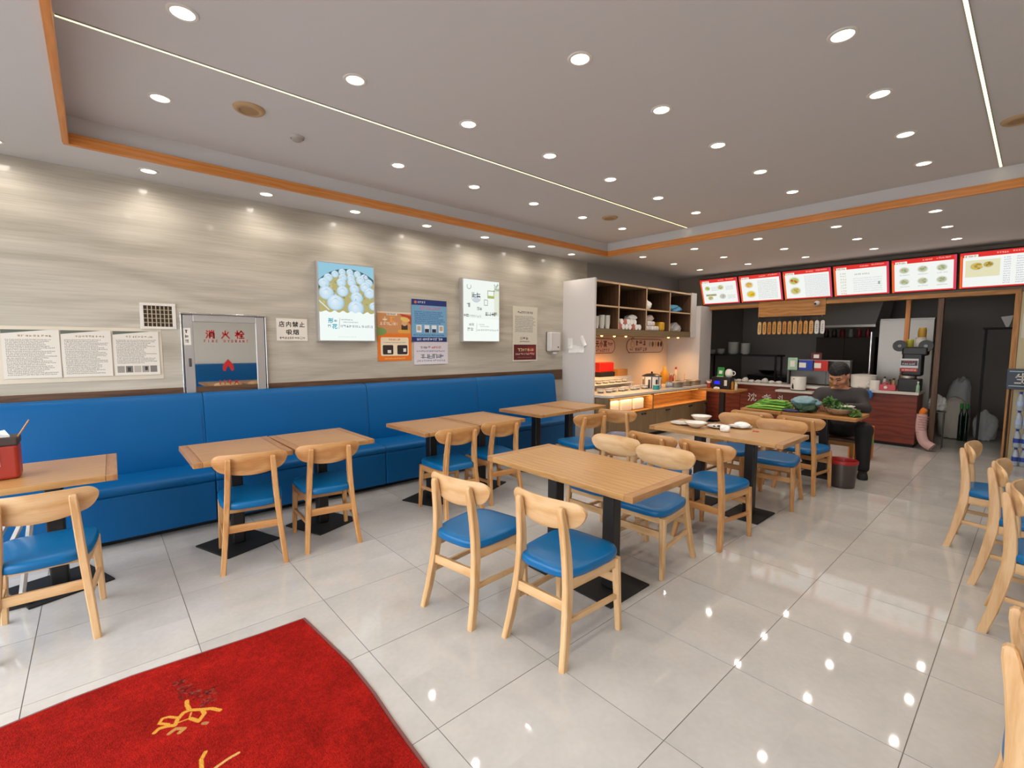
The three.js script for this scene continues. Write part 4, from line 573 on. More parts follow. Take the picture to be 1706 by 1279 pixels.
// ---------- kitchen counter and what stands on it ----------
{
  const t = thing('service_counter', 'dark mahogany service counter with a pale top and white characters', 'counter', [-1.86, 0, -8.05]), W = 3.16;
  mesh('body', grain(span(-W / 2, W / 2, 0.05, 0.79, -0.5, -0.02, 0.002), 'x'), M.mahogany, t); mesh('plinth', span(-W / 2 + 0.02, W / 2 - 0.02, 0, 0.05, -0.48, -0.04), M.kick, t);
  for (let k = 0; k < 5; k++) mesh('panel', grain(span(-W / 2 + k * W / 5 + 0.002, -W / 2 + (k + 1) * W / 5 - 0.002, 0.05, 0.79, -0.02, 0, 0.002), 'x', [k * 0.31, k * 0.17]), M.mahogany, t);
  mesh('worktop', rb(W + 0.03, 0.04, 0.56, 0.006, 0, 0.81, -0.24, 2), phy({ color: 0xd6d0c8, roughness: 0.25 }), t);
  mesh('ledge', rb(0.56, 0.035, 0.26, 0.004, 0.02, 0.735, 0.13), phy({ color: 0xc9c2b6, roughness: 0.35 }), t); mesh('ledge_bracket', span(-0.2, 0.24, 0.5, 0.717, 0.001, 0.03), M.mahogany, t);
  [...'沈老头'].forEach((c, i) => mesh('lettering', mergeAll(glyphBars(c, 0.15, 0.014, -0.8 + i * 0.245, 0.64, 0.01)).translate(0, 0, 0.006), flat(0xd8d2cc, 0.5), t));
}
{
  const Y = 0.831;
  const rc = thing('rice_cooker', 'white rice cooker with a small dark figure, on the counter ledge', 'rice cooker', [-1.81, 0.754, -7.92]);
  mesh('body', lathe([[0, 0.012], [0.105, 0.012], [0.112, 0.02], [0.117, 0.23], [0.112, 0.235], [0, 0.235]], 32), M.porcelain, rc); mesh('foot_ring', cyl(0.108, 0.104, 0.014, 0, 0.007, 0, 28), M.black, rc);
  mesh('figure_print', [rb(0.03, 0.055, 0.006, 0.0029, 0, 0.065, 0.115), rb(0.016, 0.03, 0.006, 0.0029, 0, 0.105, 0.1155), rb(0.04, 0.012, 0.006, 0.0029, 0.004, 0.04, 0.1145)].map((g) => g.rotateY(-0.45)), M.blackMatt, rc); mesh('brand_mark', rb(0.03, 0.012, 0.003, 0.001, -0.03, 0.2, 0.1125), flat(0x55504c), rc);
  // low steel rail shelf behind the ledge, payment cards in front of it
  const sh = thing('counter_shelf', 'dark steel shelf standing on the service counter', 'shelf', [-1.63, Y, -8.36]); mesh('back', span(-0.44, 0.44, 0.02, 0.42, -0.02, 0), M.steelDark, sh); mesh('top', rb(0.92, 0.015, 0.16, 0.003, 0, 0.43, 0.05), M.steel, sh); for (const s of [-1, 1]) mesh('side', span(s * 0.45 - 0.008, s * 0.45 + 0.008, 0, 0.425, -0.02, 0.12), M.steelDark, sh);
  const card = (x, y, w, h, c, label, inner) => { const o = thing('payment_card', label, 'card', [x, y, -8.155], 0, 'payment cards on the counter shelf'); mesh('plate', rb(w, h, 0.006, 0.002, 0, h / 2, 0), flat(c, 0.5), o); mesh('panel', rb(w * 0.5, h * 0.5, 0.002, 0.0005, inner || 0, h * 0.5, 0.004), M.paper, o); mesh('stand', rb(w * 0.6, 0.006, 0.05, 0.002, 0, 0.003, -0.02), flat(c, 0.5), o); return o; };
  card(-1.985, 1.09, 0.15, 0.21, 0x9fc4a8, 'pale green payment card at the end of the counter shelf'); card(-1.78, 1.09, 0.21, 0.17, 0x1a3fa6, 'blue payment card on the counter shelf', -0.05); card(-1.555, 1.09, 0.2, 0.17, 0xc0241c, 'red payment card on the counter shelf', -0.05); card(-1.63, 1.27, 0.16, 0.12, 0x5c1420, 'dark maroon card on top of the counter shelf');
  const st = thing('card_rail', 'clear rail holding the payment cards', 'rail', [-1.76, 0, -8.165]); mesh('rail', rb(0.64, 0.01, 0.06, 0.003, 0, 1.083, 0), M.steelDark, st); for (const s of [-1, 1]) mesh('rail_leg', rod([s * 0.28, Y, 0], [s * 0.28, 1.08, 0], 0.006), M.steelDark, st);
  for (let k = 0; k < 9; k++) crumple('dish_towel', 'small heap of pale wrapped cutlery along the counter edge', 'cutlery bundle', -3.1 + k * 0.115, Y, -8.12, 0.055, 0.03 + 0.02 * (k % 3 === 0), 0.05, flat(0xcfccc8, 0.7), 40 + k).userData.group = 'cutlery bundles along the counter';
  const pot = thing('enamel_pot', 'wide white enamel pot behind the man', 'pot', [-0.99, Y, -8.3]); mesh('pot_body', lathe([[0, 0], [0.15, 0], [0.168, 0.03], [0.172, 0.2], [0.178, 0.205]], 32), M.porcelain, pot); mesh('lid', lathe([[0.175, 0.207], [0.165, 0.218], [0.06, 0.232], [0, 0.234]], 32), M.porcelain, pot); mesh('knob', cyl(0.012, 0.016, 0.025, 0, 0.246, 0, 12), M.black, pot);
  const bowl = thing('small_bowl', 'white bowl of red relish at the foot of the enamel pot', 'bowl', [-0.95, Y, -8.07]); mesh('bowl_body', lathe([[0, 0], [0.03, 0], [0.065, 0.04], [0.062, 0.042], [0.02, 0.01], [0, 0.01]], 20), M.porcelain, bowl); mesh('relish', lathe([[0, 0.04], [0.05, 0.034]], 14), M.orange, bowl);
  const tin = thing('white_canister', 'white canister between the relish bowl and pink basket', 'canister', [-0.8, Y, -8.07]); mesh('body', cyl(0.065, 0.065, 0.15, 0, 0.075, 0, 24), M.porcelain, tin); mesh('handle', new THREE.TorusGeometry(0.03, 0.006, 6, 14).translate(-0.07, 0.08, 0), M.porcelain, tin);
  const pb = thing('pink_basket', 'pink basket of bottles on the service counter', 'basket', [-0.64, Y, -8.1]); mesh('basket', rb(0.2, 0.09, 0.12, 0.012, 0, 0.045, 0, 2), flat(0xc8505c, 0.5), pb); mesh('arch', new THREE.TorusGeometry(0.04, 0.008, 6, 16, Math.PI).translate(-0.02, 0.085, 0.05), flat(0xc8505c, 0.5), pb); mesh('medallion', cyl(0.022, 0.022, 0.004, 0, 0, 0, 16).rotateX(Math.PI / 2).translate(-0.02, 0.05, 0.062), M.paper, pb);
  for (const [dx, h, c, l] of [[-0.05, 0.19, 0xb9b6b0, 'clear bottle in the pink basket'], [0.01, 0.15, 0x6c4a34, 'brown bottle in the pink basket'], [0.06, 0.17, 0xa98a5c, 'amber bottle in the pink basket']]) { const o = thing('seasoning_bottle', l, 'bottle', [-0.64 + dx, Y + 0.02, -8.12]); mesh('body', lathe([[0, 0], [0.022, 0], [0.022, h * 0.65], [0.011, h * 0.85]], 14), flat(c, 0.3), o); mesh('cap', cyl(0.012, 0.012, h * 0.15, 0, h * 0.92, 0, 10), M.black, o); }
  // black machine with round ears
  const ma = thing('black_machine', 'black countertop sealing machine with two round hubs and a red label', 'machine', [-0.4, Y, -8.24]);
  mesh('base', rb(0.25, 0.19, 0.3, 0.015, 0, 0.095, 0.02, 2), M.black, ma); mesh('drip_ring', lathe([[0.1, 0.19], [0.105, 0.2], [0.105, 0.23], [0.09, 0.235], [0, 0.235]], 28).translate(-0.03, 0, 0.04), M.steel, ma); mesh('column', rb(0.24, 0.34, 0.2, 0.03, 0.01, 0.4, -0.03, 2), M.black, ma);
  mesh('label_panel', rb(0.21, 0.14, 0.01, 0.003, -0.02, 0.42, 0.078), printed(canvasTex(256, 170, (x, w, h) => { x.fillStyle = '#c9c9cf'; x.fillRect(0, 0, w, h); x.fillStyle = '#20222c'; x.fillRect(10, 34, w - 20, 92); x.strokeStyle = '#c42a24'; smudge(x, 40, 44, 180, 28); x.strokeStyle = '#e4e4e8'; smudge(x, 30, 84, 200, 28); }), 0.4), ma);
  mesh('red_band', rb(0.2, 0.05, 0.01, 0.003, -0.02, 0.32, 0.078), printed(canvasTex(200, 50, (x) => { x.fillStyle = '#b02a20'; x.fillRect(0, 0, 200, 50); x.strokeStyle = '#f0d8c8'; smudge(x, 20, 12, 160, 26); }), 0.4), ma);
  mesh('head', rb(0.3, 0.13, 0.2, 0.03, 0.03, 0.6, -0.03, 2), M.black, ma);
  for (const s of [-1, 1]) { const h = mesh('hub', cyl(0.085, 0.085, 0.05, 0, 0, 0, 28).rotateX(Math.PI / 2).translate(s < 0 ? -0.15 : 0.15, 0.68, 0.03), M.black, ma); mesh('hub_cap', cyl(0.022, 0.022, 0.01, 0, 0, 0, 16).rotateX(Math.PI / 2).translate(s < 0 ? -0.15 : 0.15, 0.68, 0.06), M.steelDark, h); }
  const jar = (x, y, z, r, h, c, cap, label) => { const o = thing('condiment_jar', label, 'jar', [x, y, z]); mesh('body', lathe([[0, 0], [r, 0], [r, h * 0.8], [r * 0.85, h * 0.85]], 20), flat(c, 0.3), o); mesh('lid', cyl(r * 0.9, r * 0.9, h * 0.18, 0, h * 0.93, 0, 20), flat(cap, 0.4), o); };
  jar(-0.44, Y + 0.666, -8.25, 0.045, 0.11, 0x9a9a2c, 0xb8b83c, 'yellow green jar on top of the black machine'); jar(-0.32, Y + 0.666, -8.26, 0.07, 0.14, 0xc8c6c2, 0xb9b7b2, 'wide pale jar on top of the black machine'); jar(-0.31, Y + 0.807, -8.26, 0.05, 0.14, 0xb08a34, 0xc79c3c, 'golden tin stacked on the wide pale jar');
  const vs = thing('green_bottle', 'small pale green bottle at the end of the service counter', 'bottle', [-0.30 + 0.01, Y, -8.08]); mesh('body', lathe([[0, 0], [0.022, 0], [0.022, 0.09], [0.012, 0.12], [0.012, 0.14]], 14), flat(0x9cc0a4, 0.3), vs); mesh('cap', cyl(0.014, 0.014, 0.02, 0, 0.15, 0, 10), M.paper, vs);
  jar(-1.37, Y, -8.15, 0.05, 0.15, 0x8a6a24, 0x9c7a30, 'amber jar beside the rice cooker'); crumple('blue_bag', 'bright blue bag hanging at the edge of the counter', 'bag', -0.86, 0.7, -7.97, 0.06, 0.075, 0.03, flat(0x1a66b8, 0.5), 71);
}
{ // small table with the black box
  const Y = 0.736, z = -7.4;
  const b = thing('payment_box', 'black box with a glowing blue panel on the small dark table', 'box', [-2.87, Y, z - 0.05]); mesh('case', rb(0.33, 0.21, 0.2, 0.01, 0, 0.105, 0, 2), M.black, b); mesh('screen_panel', rb(0.1, 0.06, 0.004, 0.001, -0.06, 0.11, 0.102), std({ color: 0x101030, emissive: 0x2a2cff, emissiveIntensity: 0.9 }), b); mesh('sticker', rb(0.05, 0.1, 0.003, 0.001, 0.09, 0.11, 0.102), M.paper, b);
  const g = thing('green_card', 'green card stand on top of the black box', 'card', [-2.92, Y + 0.211, z - 0.05]); mesh('plate', rb(0.12, 0.17, 0.008, 0.002, 0, 0.085, 0).rotateX(-0.12), M.green, g); mesh('panel', rb(0.06, 0.06, 0.003, 0.001, 0, 0.08, 0.006).rotateX(-0.12), M.paper, g); mesh('foot', rb(0.12, 0.008, 0.06, 0.002, 0, 0.004, 0), M.paper, g);
  const tp = thing('white_teapot', 'white rounded jug beside the green card', 'jug', [-2.77, Y + 0.211, z - 0.05]); mesh('body', lathe([[0, 0], [0.05, 0], [0.068, 0.05], [0.06, 0.11], [0.035, 0.14], [0, 0.145]], 22), M.porcelain, tp); mesh('handle', new THREE.TorusGeometry(0.035, 0.008, 6, 14).translate(0.075, 0.07, 0), M.porcelain, tp);
  const can = thing('drink_can', 'red and white drink can on the small dark table', 'can', [-3.09, Y, z + 0.02]); mesh('body', lathe([[0, 0], [0.028, 0], [0.033, 0.008], [0.033, 0.13], [0.027, 0.14], [0, 0.14]], 20), flat(0xa8382c, 0.35), can); mesh('band', cyl(0.0335, 0.0335, 0.03, 0, 0.11, 0, 20, true), M.paper, can);
  for (const [dx, h, c, cap, l] of [[0.2, 0.17, 0xb27a24, 0x2c2620, 'amber bottle behind the black box'], [0.26, 0.14, 0xd8d2b8, 0xd2c23a, 'pale bottle with a yellow cap beside the black box']]) { const o = thing('seasoning_bottle', l, 'bottle', [-2.87 + dx, Y, z + 0.02]); mesh('body', lathe([[0, 0], [0.024, 0], [0.024, h * 0.65], [0.012, h * 0.85]], 14), flat(c, 0.3), o); mesh('cap', cyl(0.015, 0.015, h * 0.15, 0, h * 0.92, 0, 10), flat(cap, 0.4), o); }
  crumple('tissue', 'crumpled tissue before the black box', 'tissue', -2.88, Y, z + 0.17, 0.05, 0.025, 0.03, M.tissue, 73);
  const stool = thing('box_stool', 'brown cardboard box on the floor behind the dish-strewn table', 'box', [-1.95, 0, -5.6]); mesh('carton', rb(0.36, 0.42, 0.3, 0.006, 0, 0.21, 0), flat(0x8a6a48, 0.8), stool); mesh('flap', rb(0.36, 0.006, 0.14, 0.002, 0, 0.424, 0.08), flat(0x94744f, 0.8), stool);
  crumple('plastic_bag', 'black plastic bag on the cardboard box', 'bag', -1.92, 0.428, -5.62, 0.14, 0.05, 0.1, flat(0x2a2a2c, 0.3), 74);
}
{ // inside the dim kitchen
  const sg = thing('kitchen_shelf', 'black wire kitchen shelf stacked with white crockery', 'shelf', [-3.35, 0, -9.45]); mesh('board', rb(1.5, 0.03, 0.4, 0.004, 0, 1.3, 0), M.blackMatt, sg); for (const [a, b] of [[-0.7, -0.16], [0.7, -0.16], [-0.7, 0.16], [0.7, 0.16]]) mesh('upright', rb(0.03, 1.29, 0.03, 0.003, a, 0.645, b), M.blackMatt, sg); mesh('board', rb(1.5, 0.03, 0.4, 0.004, 0, 0.7, 0), M.blackMatt, sg);
  const stack = (x, n, r, l) => { const o = thing('crockery_stack', l, 'crockery', [x, 1.316, -9.42]); for (let k = 0; k < n; k++) mesh('dish', lathe([[0, 0.002], [r * 0.5, 0], [r, 0.045], [r * 0.97, 0.047], [r * 0.48, 0.008], [0, 0.008]], 20).translate(0, k * 0.024, 0), M.porcelain, o); };
  stack(-4.02, 3, 0.09, 'low stack of white bowls at the end of the kitchen shelf'); stack(-3.82, 4, 0.09, 'short stack of white bowls on the kitchen shelf'); stack(-3.55, 10, 0.12, 'tallest stack of white bowls on the kitchen shelf'); stack(-3.3, 9, 0.1, 'tall slim stack of white bowls on the kitchen shelf');
  const hood = thing('extractor_hood', 'grey sloping steel extractor hood above the kitchen', 'hood', [-1.45, 1.9, -10.2]);
  const hs = [[-0.75, 0, 0.5], [0.3, 0, 0.5], [0.3, 0, -0.6], [-0.75, 0, -0.6]].map((p) => p), top = [[-0.75, 0.75, 0.1], [0.4, 0.75, 0.1], [0.4, 0.75, -0.6], [-0.75, 0.75, -0.6]];
  mesh('canopy', crease(loft([hs, top], true, true), 0.3), std({ color: 0xb6b6b4, metalness: 0.35, roughness: 0.5, side: THREE.DoubleSide }), hood); mesh('gutter', rb(1.07, 0.05, 0.03, 0.004, -0.225, -0.02, 0.5), M.steel, hood);
  const fr = thing('steel_fridge', 'brushed steel kitchen refrigerator behind the black machine', 'refrigerator', [-0.66, 0, -9.65]); mesh('cabinet', rb(0.72, 1.98, 0.6, 0.006, 0, 0.99, 0), M.steel, fr); for (const s of [-1, 1]) { const d = mesh('door', rb(0.354, 1.86, 0.03, 0.004, s * 0.18, 1.02, 0.316), M.steel, fr); mesh('handle', rod([s * 0.03 - 0.0, 0.9, 0.345], [s * 0.03, 1.3, 0.345], 0.009), M.chrome, d); }
  const pipe = thing('steel_pipe', 'upright bright steel pipe in front of the refrigerator', 'pipe', [-1.1, 0, -9.2]); mesh('tube', rod([0, 0, 0], [0, 1.75, 0], 0.02), M.chrome, pipe); mesh('flange', cyl(0.05, 0.05, 0.012, 0, 0.006, 0), M.steel, pipe);
  const cb = thing('dark_cupboard', 'dark brown kitchen cupboard topped with red bottles', 'cupboard', [-1.75, 0, -10.6]); mesh('carcass', rb(1.0, 1.68, 0.5, 0.006, 0, 0.84, 0), M.brownwall, cb); for (const s of [-1, 1]) { const d = mesh('door', rb(0.49, 1.6, 0.02, 0.003, s * 0.25, 0.86, 0.26), M.brownwall, cb); mesh('handle', rb(0.012, 0.14, 0.02, 0.003, s * 0.03, 1.0, 0.28), M.steelDark, d); }
  for (let k = 0; k < 6; k++) { const o = thing('sauce_jar', ['red capped dark jar at the hood end of the cupboard top', 'slim brown bottle on the dark cupboard', 'red jar in the middle of the cupboard top', 'white lidded jar on the dark cupboard', 'short red jar on the dark cupboard', 'tall red jar nearest the refrigerator'][k], 'jar', [-2.1 + k * 0.14, 1.681, -10.45]); mesh('body', lathe([[0, 0], [0.045, 0], [0.045, 0.12], [0.03, 0.14]], 16), flat([0x3c1816, 0x3a2a1c, 0x7c1c1c, 0x8c8480, 0x8a2020, 0x8c1c20][k], 0.4), o); mesh('lid', cyl(0.034, 0.034, 0.03, 0, 0.15, 0, 14), flat([0x8c1c1c, 0x2a2420, 0x5c1414, 0xb0aaa4, 0x9c2424, 0x701418][k], 0.4), o); }
  const rg = thing('cooking_range', 'black cooking range along the kitchen back wall', 'range', [-3.0, 0, -10.9]); mesh('body', rb(1.4, 0.8, 0.6, 0.008, 0, 0.4, 0), M.blackMatt, rg); mesh('top_plate', rb(1.42, 0.02, 0.62, 0.004, 0, 0.812, 0), M.steelDark, rg); for (const s of [-1, 1]) mesh('wok', lathe([[0, 0.0], [0.12, 0.03], [0.2, 0.1], [0.195, 0.1], [0.11, 0.04], [0, 0.012]], 24).translate(s * 0.35, 0.823, 0.05), M.steelDark, rg);
  // hanging name tags under the wooden board
  const bd = thing('hanging_board', 'honey wood board fixed under the menu screens', 'board', [-2.055, 2.02, -8.13]); mesh('board', grain(rb(1.05, 0.28, 0.02, 0.003, 0, 0.14, 0), 'x'), M.honey, bd);
  const cam = thing('security_camera', 'white dome security camera on the hanging board', 'camera', [-1.64, 2.2, -8.085]); mesh('mount', cyl(0.03, 0.03, 0.03, 0, 0, 0, 18).rotateX(Math.PI / 2).translate(0, 0.02, -0.015), M.gloss, cam); mesh('ball', new THREE.SphereGeometry(0.042, 20, 14).translate(0, 0.01, 0.03), M.gloss, cam); mesh('lens', cyl(0.018, 0.018, 0.02, 0, 0, 0, 16).rotateX(Math.PI / 2).translate(-0.014, 0.0, 0.064), M.black, cam);
  for (let k = 0; k < 13; k++) { const w = k > 10, o = thing('name_tag', w ? ['white hanging tag next to the wooden tags', 'white hanging tag at the hood end of the row'][k - 11] : k === 0 ? 'pale wooden tag hanging first in the row' : 'honey wood tag with burnt lettering hanging under the board', 'tag', [-2.575 + k * 0.083, 1.71, -8.2], 0, 'tags hanging under the board');
    const s = new THREE.Shape(); s.moveTo(-0.016, 0); s.lineTo(0.016, 0); s.lineTo(0.03, 0.02); s.lineTo(0.03, 0.2); s.lineTo(0.016, 0.225); s.lineTo(-0.016, 0.225); s.lineTo(-0.03, 0.2); s.lineTo(-0.03, 0.02); s.closePath();
    mesh('plaque', new THREE.ExtrudeGeometry(s, { depth: 0.006, bevelEnabled: false }), flat(w ? 0xd6d4d0 : [0xd9b478, 0xc78c40, 0xcf9c58, 0xbf8034][k ? 1 + k % 3 : 0], 0.5), o); mesh('lettering', [0, 1, 2, 3].flatMap((q) => [bx(0.022, 0.005, 0.002, 0, 0.055 + q * 0.034, 0.007), bx(0.005, 0.02, 0.002, rr(-0.008, 0.008), 0.055 + q * 0.034, 0.007), bx(0.018, 0.004, 0.002, 0, 0.045 + q * 0.034, 0.007)]), flat(w ? 0x8a8680 : 0x4a2412, 0.7), o); mesh('string', rod([0, 0.222, 0.003], [0, 0.3, 0.003], 0.0025), flat(0x7c7a74), o); }
  const rl = thing('tag_rail', 'thin dark rail carrying the row of hanging tags', 'rail', [-2.08, 2.005, -8.197]); mesh('bar', rod([-0.54, 0, 0], [0.54, 0, 0], 0.005), M.steelDark, rl); for (const s of [-1, 1]) mesh('bracket', span(s * 0.5 - 0.01, s * 0.5 + 0.01, 0, 0.03, -0.01, 0.06), M.steelDark, rl);
  // passage: sacks, bags, bottles
  const sack = crumple('woven_sack', 'tall white woven sack standing in the dark passage', 'sack', 0.0, 0, -9.55, 0.2, 0.42, 0.17, flat(0xb3aea6, 0.85), 81, 0.12);
  crumple('clear_bag', 'cloudy clear plastic bag bulging above the woven sack', 'bag', 0.0, 0.2, -10.02, 0.17, 0.6, 0.14, M.clearBag, 82, 0.25).position.y = 0;
  crumple('clear_bag', 'clear plastic bag of refuse beside the woven sack', 'bag', 0.36, 0, -9.72, 0.15, 0.28, 0.14, M.clearBag, 83, 0.25); crumple('clear_bag', 'loose clear wrap at the end of the service counter', 'bag', -0.09, 0.52, -8.36, 0.12, 0.13, 0.1, M.clearBag, 84, 0.35).position.y = 0.55;
  const holder = thing('wrap_stand', 'dark wire stand behind the pink wrapped roll', 'stand', [-0.08, 0, -8.36]); mesh('frame', [rod([-0.07, 0, 0.06], [-0.07, 0.55, 0.06], 0.006), rod([0.07, 0, 0.06], [0.07, 0.55, 0.06], 0.006), rod([-0.07, 0, -0.06], [-0.07, 0.55, -0.06], 0.006), rod([0.07, 0, -0.06], [0.07, 0.55, -0.06], 0.006)], M.steelDark, holder); mesh('shelf', rb(0.18, 0.01, 0.16, 0.003, 0, 0.54, 0), M.steelDark, holder);
  const roll = thing('pink_roll', 'long pink quilted roll leaning against the counter end', 'roll', [-0.16, 0, -8.0]); mesh('sleeve', tube([[0.09, 0.062, 0.04], [0.0, 0.12, 0.02], [-0.05, 0.3, 0], [-0.05, 0.52, -0.02]], 0.062, 24, 14), flat(0xcfa9a6, 0.85), roll); mesh('orange_end', tube([[-0.05, 0.52, -0.02], [-0.045, 0.56, -0.02], [-0.02, 0.6, -0.03]], 0.04, 8, 12), M.orange, roll); for (let k = 0; k < 7; k++) mesh('crease', new THREE.TorusGeometry(0.0615, 0.004, 5, 16).rotateX(Math.PI / 2).translate(-0.05 + 0.003 * k, 0.26 + k * 0.038, 0), flat(0xb08482, 0.9), roll);
  for (const [k, x] of [0.1, 0.16].entries()) { const o = thing('glass_bottle', ['bright green bottle neck in the dark passage', 'second bright green bottle neck in the dark passage'][k], 'bottle', [x, 0, -9.35]); mesh('glass', lathe([[0, 0], [0.03, 0], [0.03, 0.4], [0.014, 0.47], [0.014, 0.52], [0, 0.52]], 16), phy({ color: 0x0a2414, roughness: 0.15 }), o); mesh('cap', cyl(0.018, 0.022, 0.08, 0, 0.56, 0, 12), M.green, o); }
  const wl = thing('passage_shelf', 'dark shelf high in the passage with a white folded packet', 'shelf', [0.62, 1.78, -9.3]); mesh('board', rb(0.9, 0.025, 0.3, 0.003, 0.1, 0, 0), M.blackMatt, wl); for (const s of [-1, 1]) mesh('upright', rb(0.03, 1.77, 0.03, 0.003, 0.1 + s * 0.42, -0.895, 0), M.blackMatt, wl);
  const pk = thing('folded_packet', 'white folded paper corner on the passage shelf', 'packet', [0.52, 1.795, -9.2]); mesh('paper', crease(loft([[[-0.01, 0, 0], [0.02, 0, 0], [0.02, 0, 0.03], [-0.01, 0, 0.03]], [[-0.07, 0.15, 0], [0.06, 0.17, 0], [0.06, 0.17, 0.06], [-0.07, 0.15, 0.06]]]), 0.3), M.tissue, pk);
  const rp = thing('red_tin', 'red tin on the passage shelf beside the jamb', 'tin', [0.68, 1.793, -9.25]); mesh('body', cyl(0.06, 0.06, 0.16, 0, 0.08, 0), flat(0x8c2420, 0.4), rp); mesh('lid', cyl(0.062, 0.062, 0.03, 0, 0.175, 0), flat(0x9c3028, 0.4), rp);
}
{ // beside the doorway: posters, blue sign, water packs
  const wallpiece = (name, label, cat, x, y0, w, h, tex) => { const o = thing(name, label, cat, [x, y0, ZB + 0.014]); mesh('sheet', sheet(w, h, 0.002, 0.004), printed(tex), o); };
  const pl = (bg, fg) => canvasTex(160, 200, (x, w, h) => { x.fillStyle = bg; x.fillRect(0, 0, w, h); x.strokeStyle = fg; for (let y = 24; y < 180; y += 16) smudge(x, 14, y, 130, 10); });
  wallpiece('notice_sheet', 'yellowish notice at the top beside the doorway', 'notice', 0.86, 1.98, 0.34, 0.22, pl('#d4bf80', '#8a7444')); wallpiece('notice_sheet', 'white notice in the middle beside the doorway', 'notice', 0.86, 1.62, 0.34, 0.32, pl('#d9d6cc', '#77736a'));
  const sgn = thing('blue_sign', 'navy sign board with a white character beside the doorway', 'sign', [0.93, 0.95, -8.02]); mesh('board', rb(0.66, 0.27, 0.02, 0.003, 0, 0.135, 0), flat(0x12283f, 0.4), sgn); mesh('stripe', [rb(0.62, 0.012, 0.004, 0.001, 0, 0.045, 0.011), rb(0.62, 0.012, 0.004, 0.001, 0, 0.235, 0.011)], flat(0xa9c0cc, 0.5), sgn); mesh('lettering', mergeAll(glyphBars('生', 0.14, 0.014, -0.26, 0.215, 0.006)).translate(0, 0, 0.012), M.paper, sgn); for (const s of [-1, 1]) mesh('leg', rod([s * 0.29, -0.95, -0.02], [s * 0.29, 0.02, -0.02], 0.01), M.black, sgn);
  for (let r = 0; r < 4; r++) {
    const o = thing('water_pack', ['shrink wrapped pack of water bottles on the floor by the doorway', 'second water pack up from the floor by the doorway', 'third water pack up from the floor by the doorway', 'topmost water pack by the doorway'][r], 'water pack', [0.93, r * 0.235, -7.78], 0, 'stacked water packs'); const g = lathe([[0, 0], [0.03, 0], [0.032, 0.02], [0.03, 0.06], [0.032, 0.12], [0.026, 0.165], [0.013, 0.195], [0.013, 0.21]], 12), cap = cyl(0.015, 0.015, 0.02, 0, 0.218, 0, 10), band = cyl(0.0325, 0.0325, 0.055, 0, 0.088, 0, 12, true);
    for (let i = 0; i < 6; i++) for (let j = 0; j < 3; j++) { const x = -0.185 + i * 0.068, z = -0.07 + j * 0.068; const b = mesh('bottle', g, M.bottlePlastic, o); b.position.set(x, 0.002, z); mesh('cap', cap, M.blue, b); mesh('label_band', band, r < 2 ? flat(0x24409c, 0.5) : flat(0xa8bcd8, 0.5), b); }
  }
}

// ---------- dishes on the long table ----------
{
  const Y = 0.736, plateG = lathe([[0, 0.003], [0.05, 0], [0.075, 0.006], [0.105, 0.016], [0.104, 0.019], [0.072, 0.01], [0, 0.008]], 28), bowlG = lathe([[0, 0.004], [0.035, 0], [0.07, 0.035], [0.1, 0.066], [0.097, 0.068], [0.066, 0.038], [0.03, 0.01], [0, 0.01]], 28);
  const dish = (n, g, x, z, l) => { const o = thing(n, l, n.split('_')[1], [x, Y, z]); mesh('dish_body', g, M.porcelain, o); return o; };
  const p1 = dish('white_plate', plateG, -1.43, -3.34, 'white plate at the bench end of the dish-strewn table'); const b1 = dish('white_bowl', lathe([[0, 0.004], [0.035, 0], [0.075, 0.025], [0.105, 0.05], [0.102, 0.052], [0.07, 0.028], [0.03, 0.01], [0, 0.01]], 28), -1.25, -3.27, 'shallow white bowl in front of the chopsticks'); b1.position.y = Y;
  const p2 = dish('white_plate', plateG, -1.1, -3.42, 'white plate with scraps beside the crumpled tissue'); mesh('scraps', [0, 1, 2, 3].map((k) => new THREE.SphereGeometry(0.012, 8, 6).scale(1, 0.5, 1).translate(rr(-0.04, 0.04), 0.014, rr(-0.04, 0.04))), flat(0x4a3a2c, 0.7), p2);
  const b2 = dish('white_bowl', bowlG, -1.36, -3.6, 'tall white bowl at the far edge of the dish-strewn table'); mesh('foot_ring', cyl(0.03, 0.034, 0.006, 0, 0.003, 0, 20), M.porcelain, b2);
  const p3 = dish('white_plate', plateG, -0.97, -3.58, 'white plate holding a folded tissue');
  const ti = crumple('tissue', 'folded tissue on the far plate', 'tissue', -0.95, Y + 0.011, -3.59, 0.07, 0.026, 0.05, M.tissue, 91); crumple('tissue', 'crumpled white tissue before the plate with scraps', 'tissue', -0.975, Y, -3.27, 0.045, 0.035, 0.035, M.tissue, 92, 0.3); crumple('tissue', 'pink tinged tissue scrap by itself on the long table', 'tissue', -0.79, Y, -3.48, 0.03, 0.006, 0.012, flat(0xc8605a, 0.9), 93);
  const ch = thing('chopsticks', 'dark chopsticks and bones lying between the bowls', 'chopsticks', [-1.23, Y, -3.46]); mesh('stick', rod([-0.09, 0.005, 0.03], [0.1, 0.006, -0.05], 0.004), flat(0x3a2418), ch); mesh('stick', rod([-0.08, 0.005, 0.045], [0.11, 0.006, -0.02], 0.004), flat(0x3a2418), ch); mesh('bones', [0, 1, 2, 3, 4].map((k) => new THREE.SphereGeometry(0.013, 8, 6).scale(1.3, 0.7, 1).translate(-0.06 + k * 0.03, 0.009, -0.03 + 0.02 * (k % 2))), flat(0x8c6a50, 0.8), ch);
}
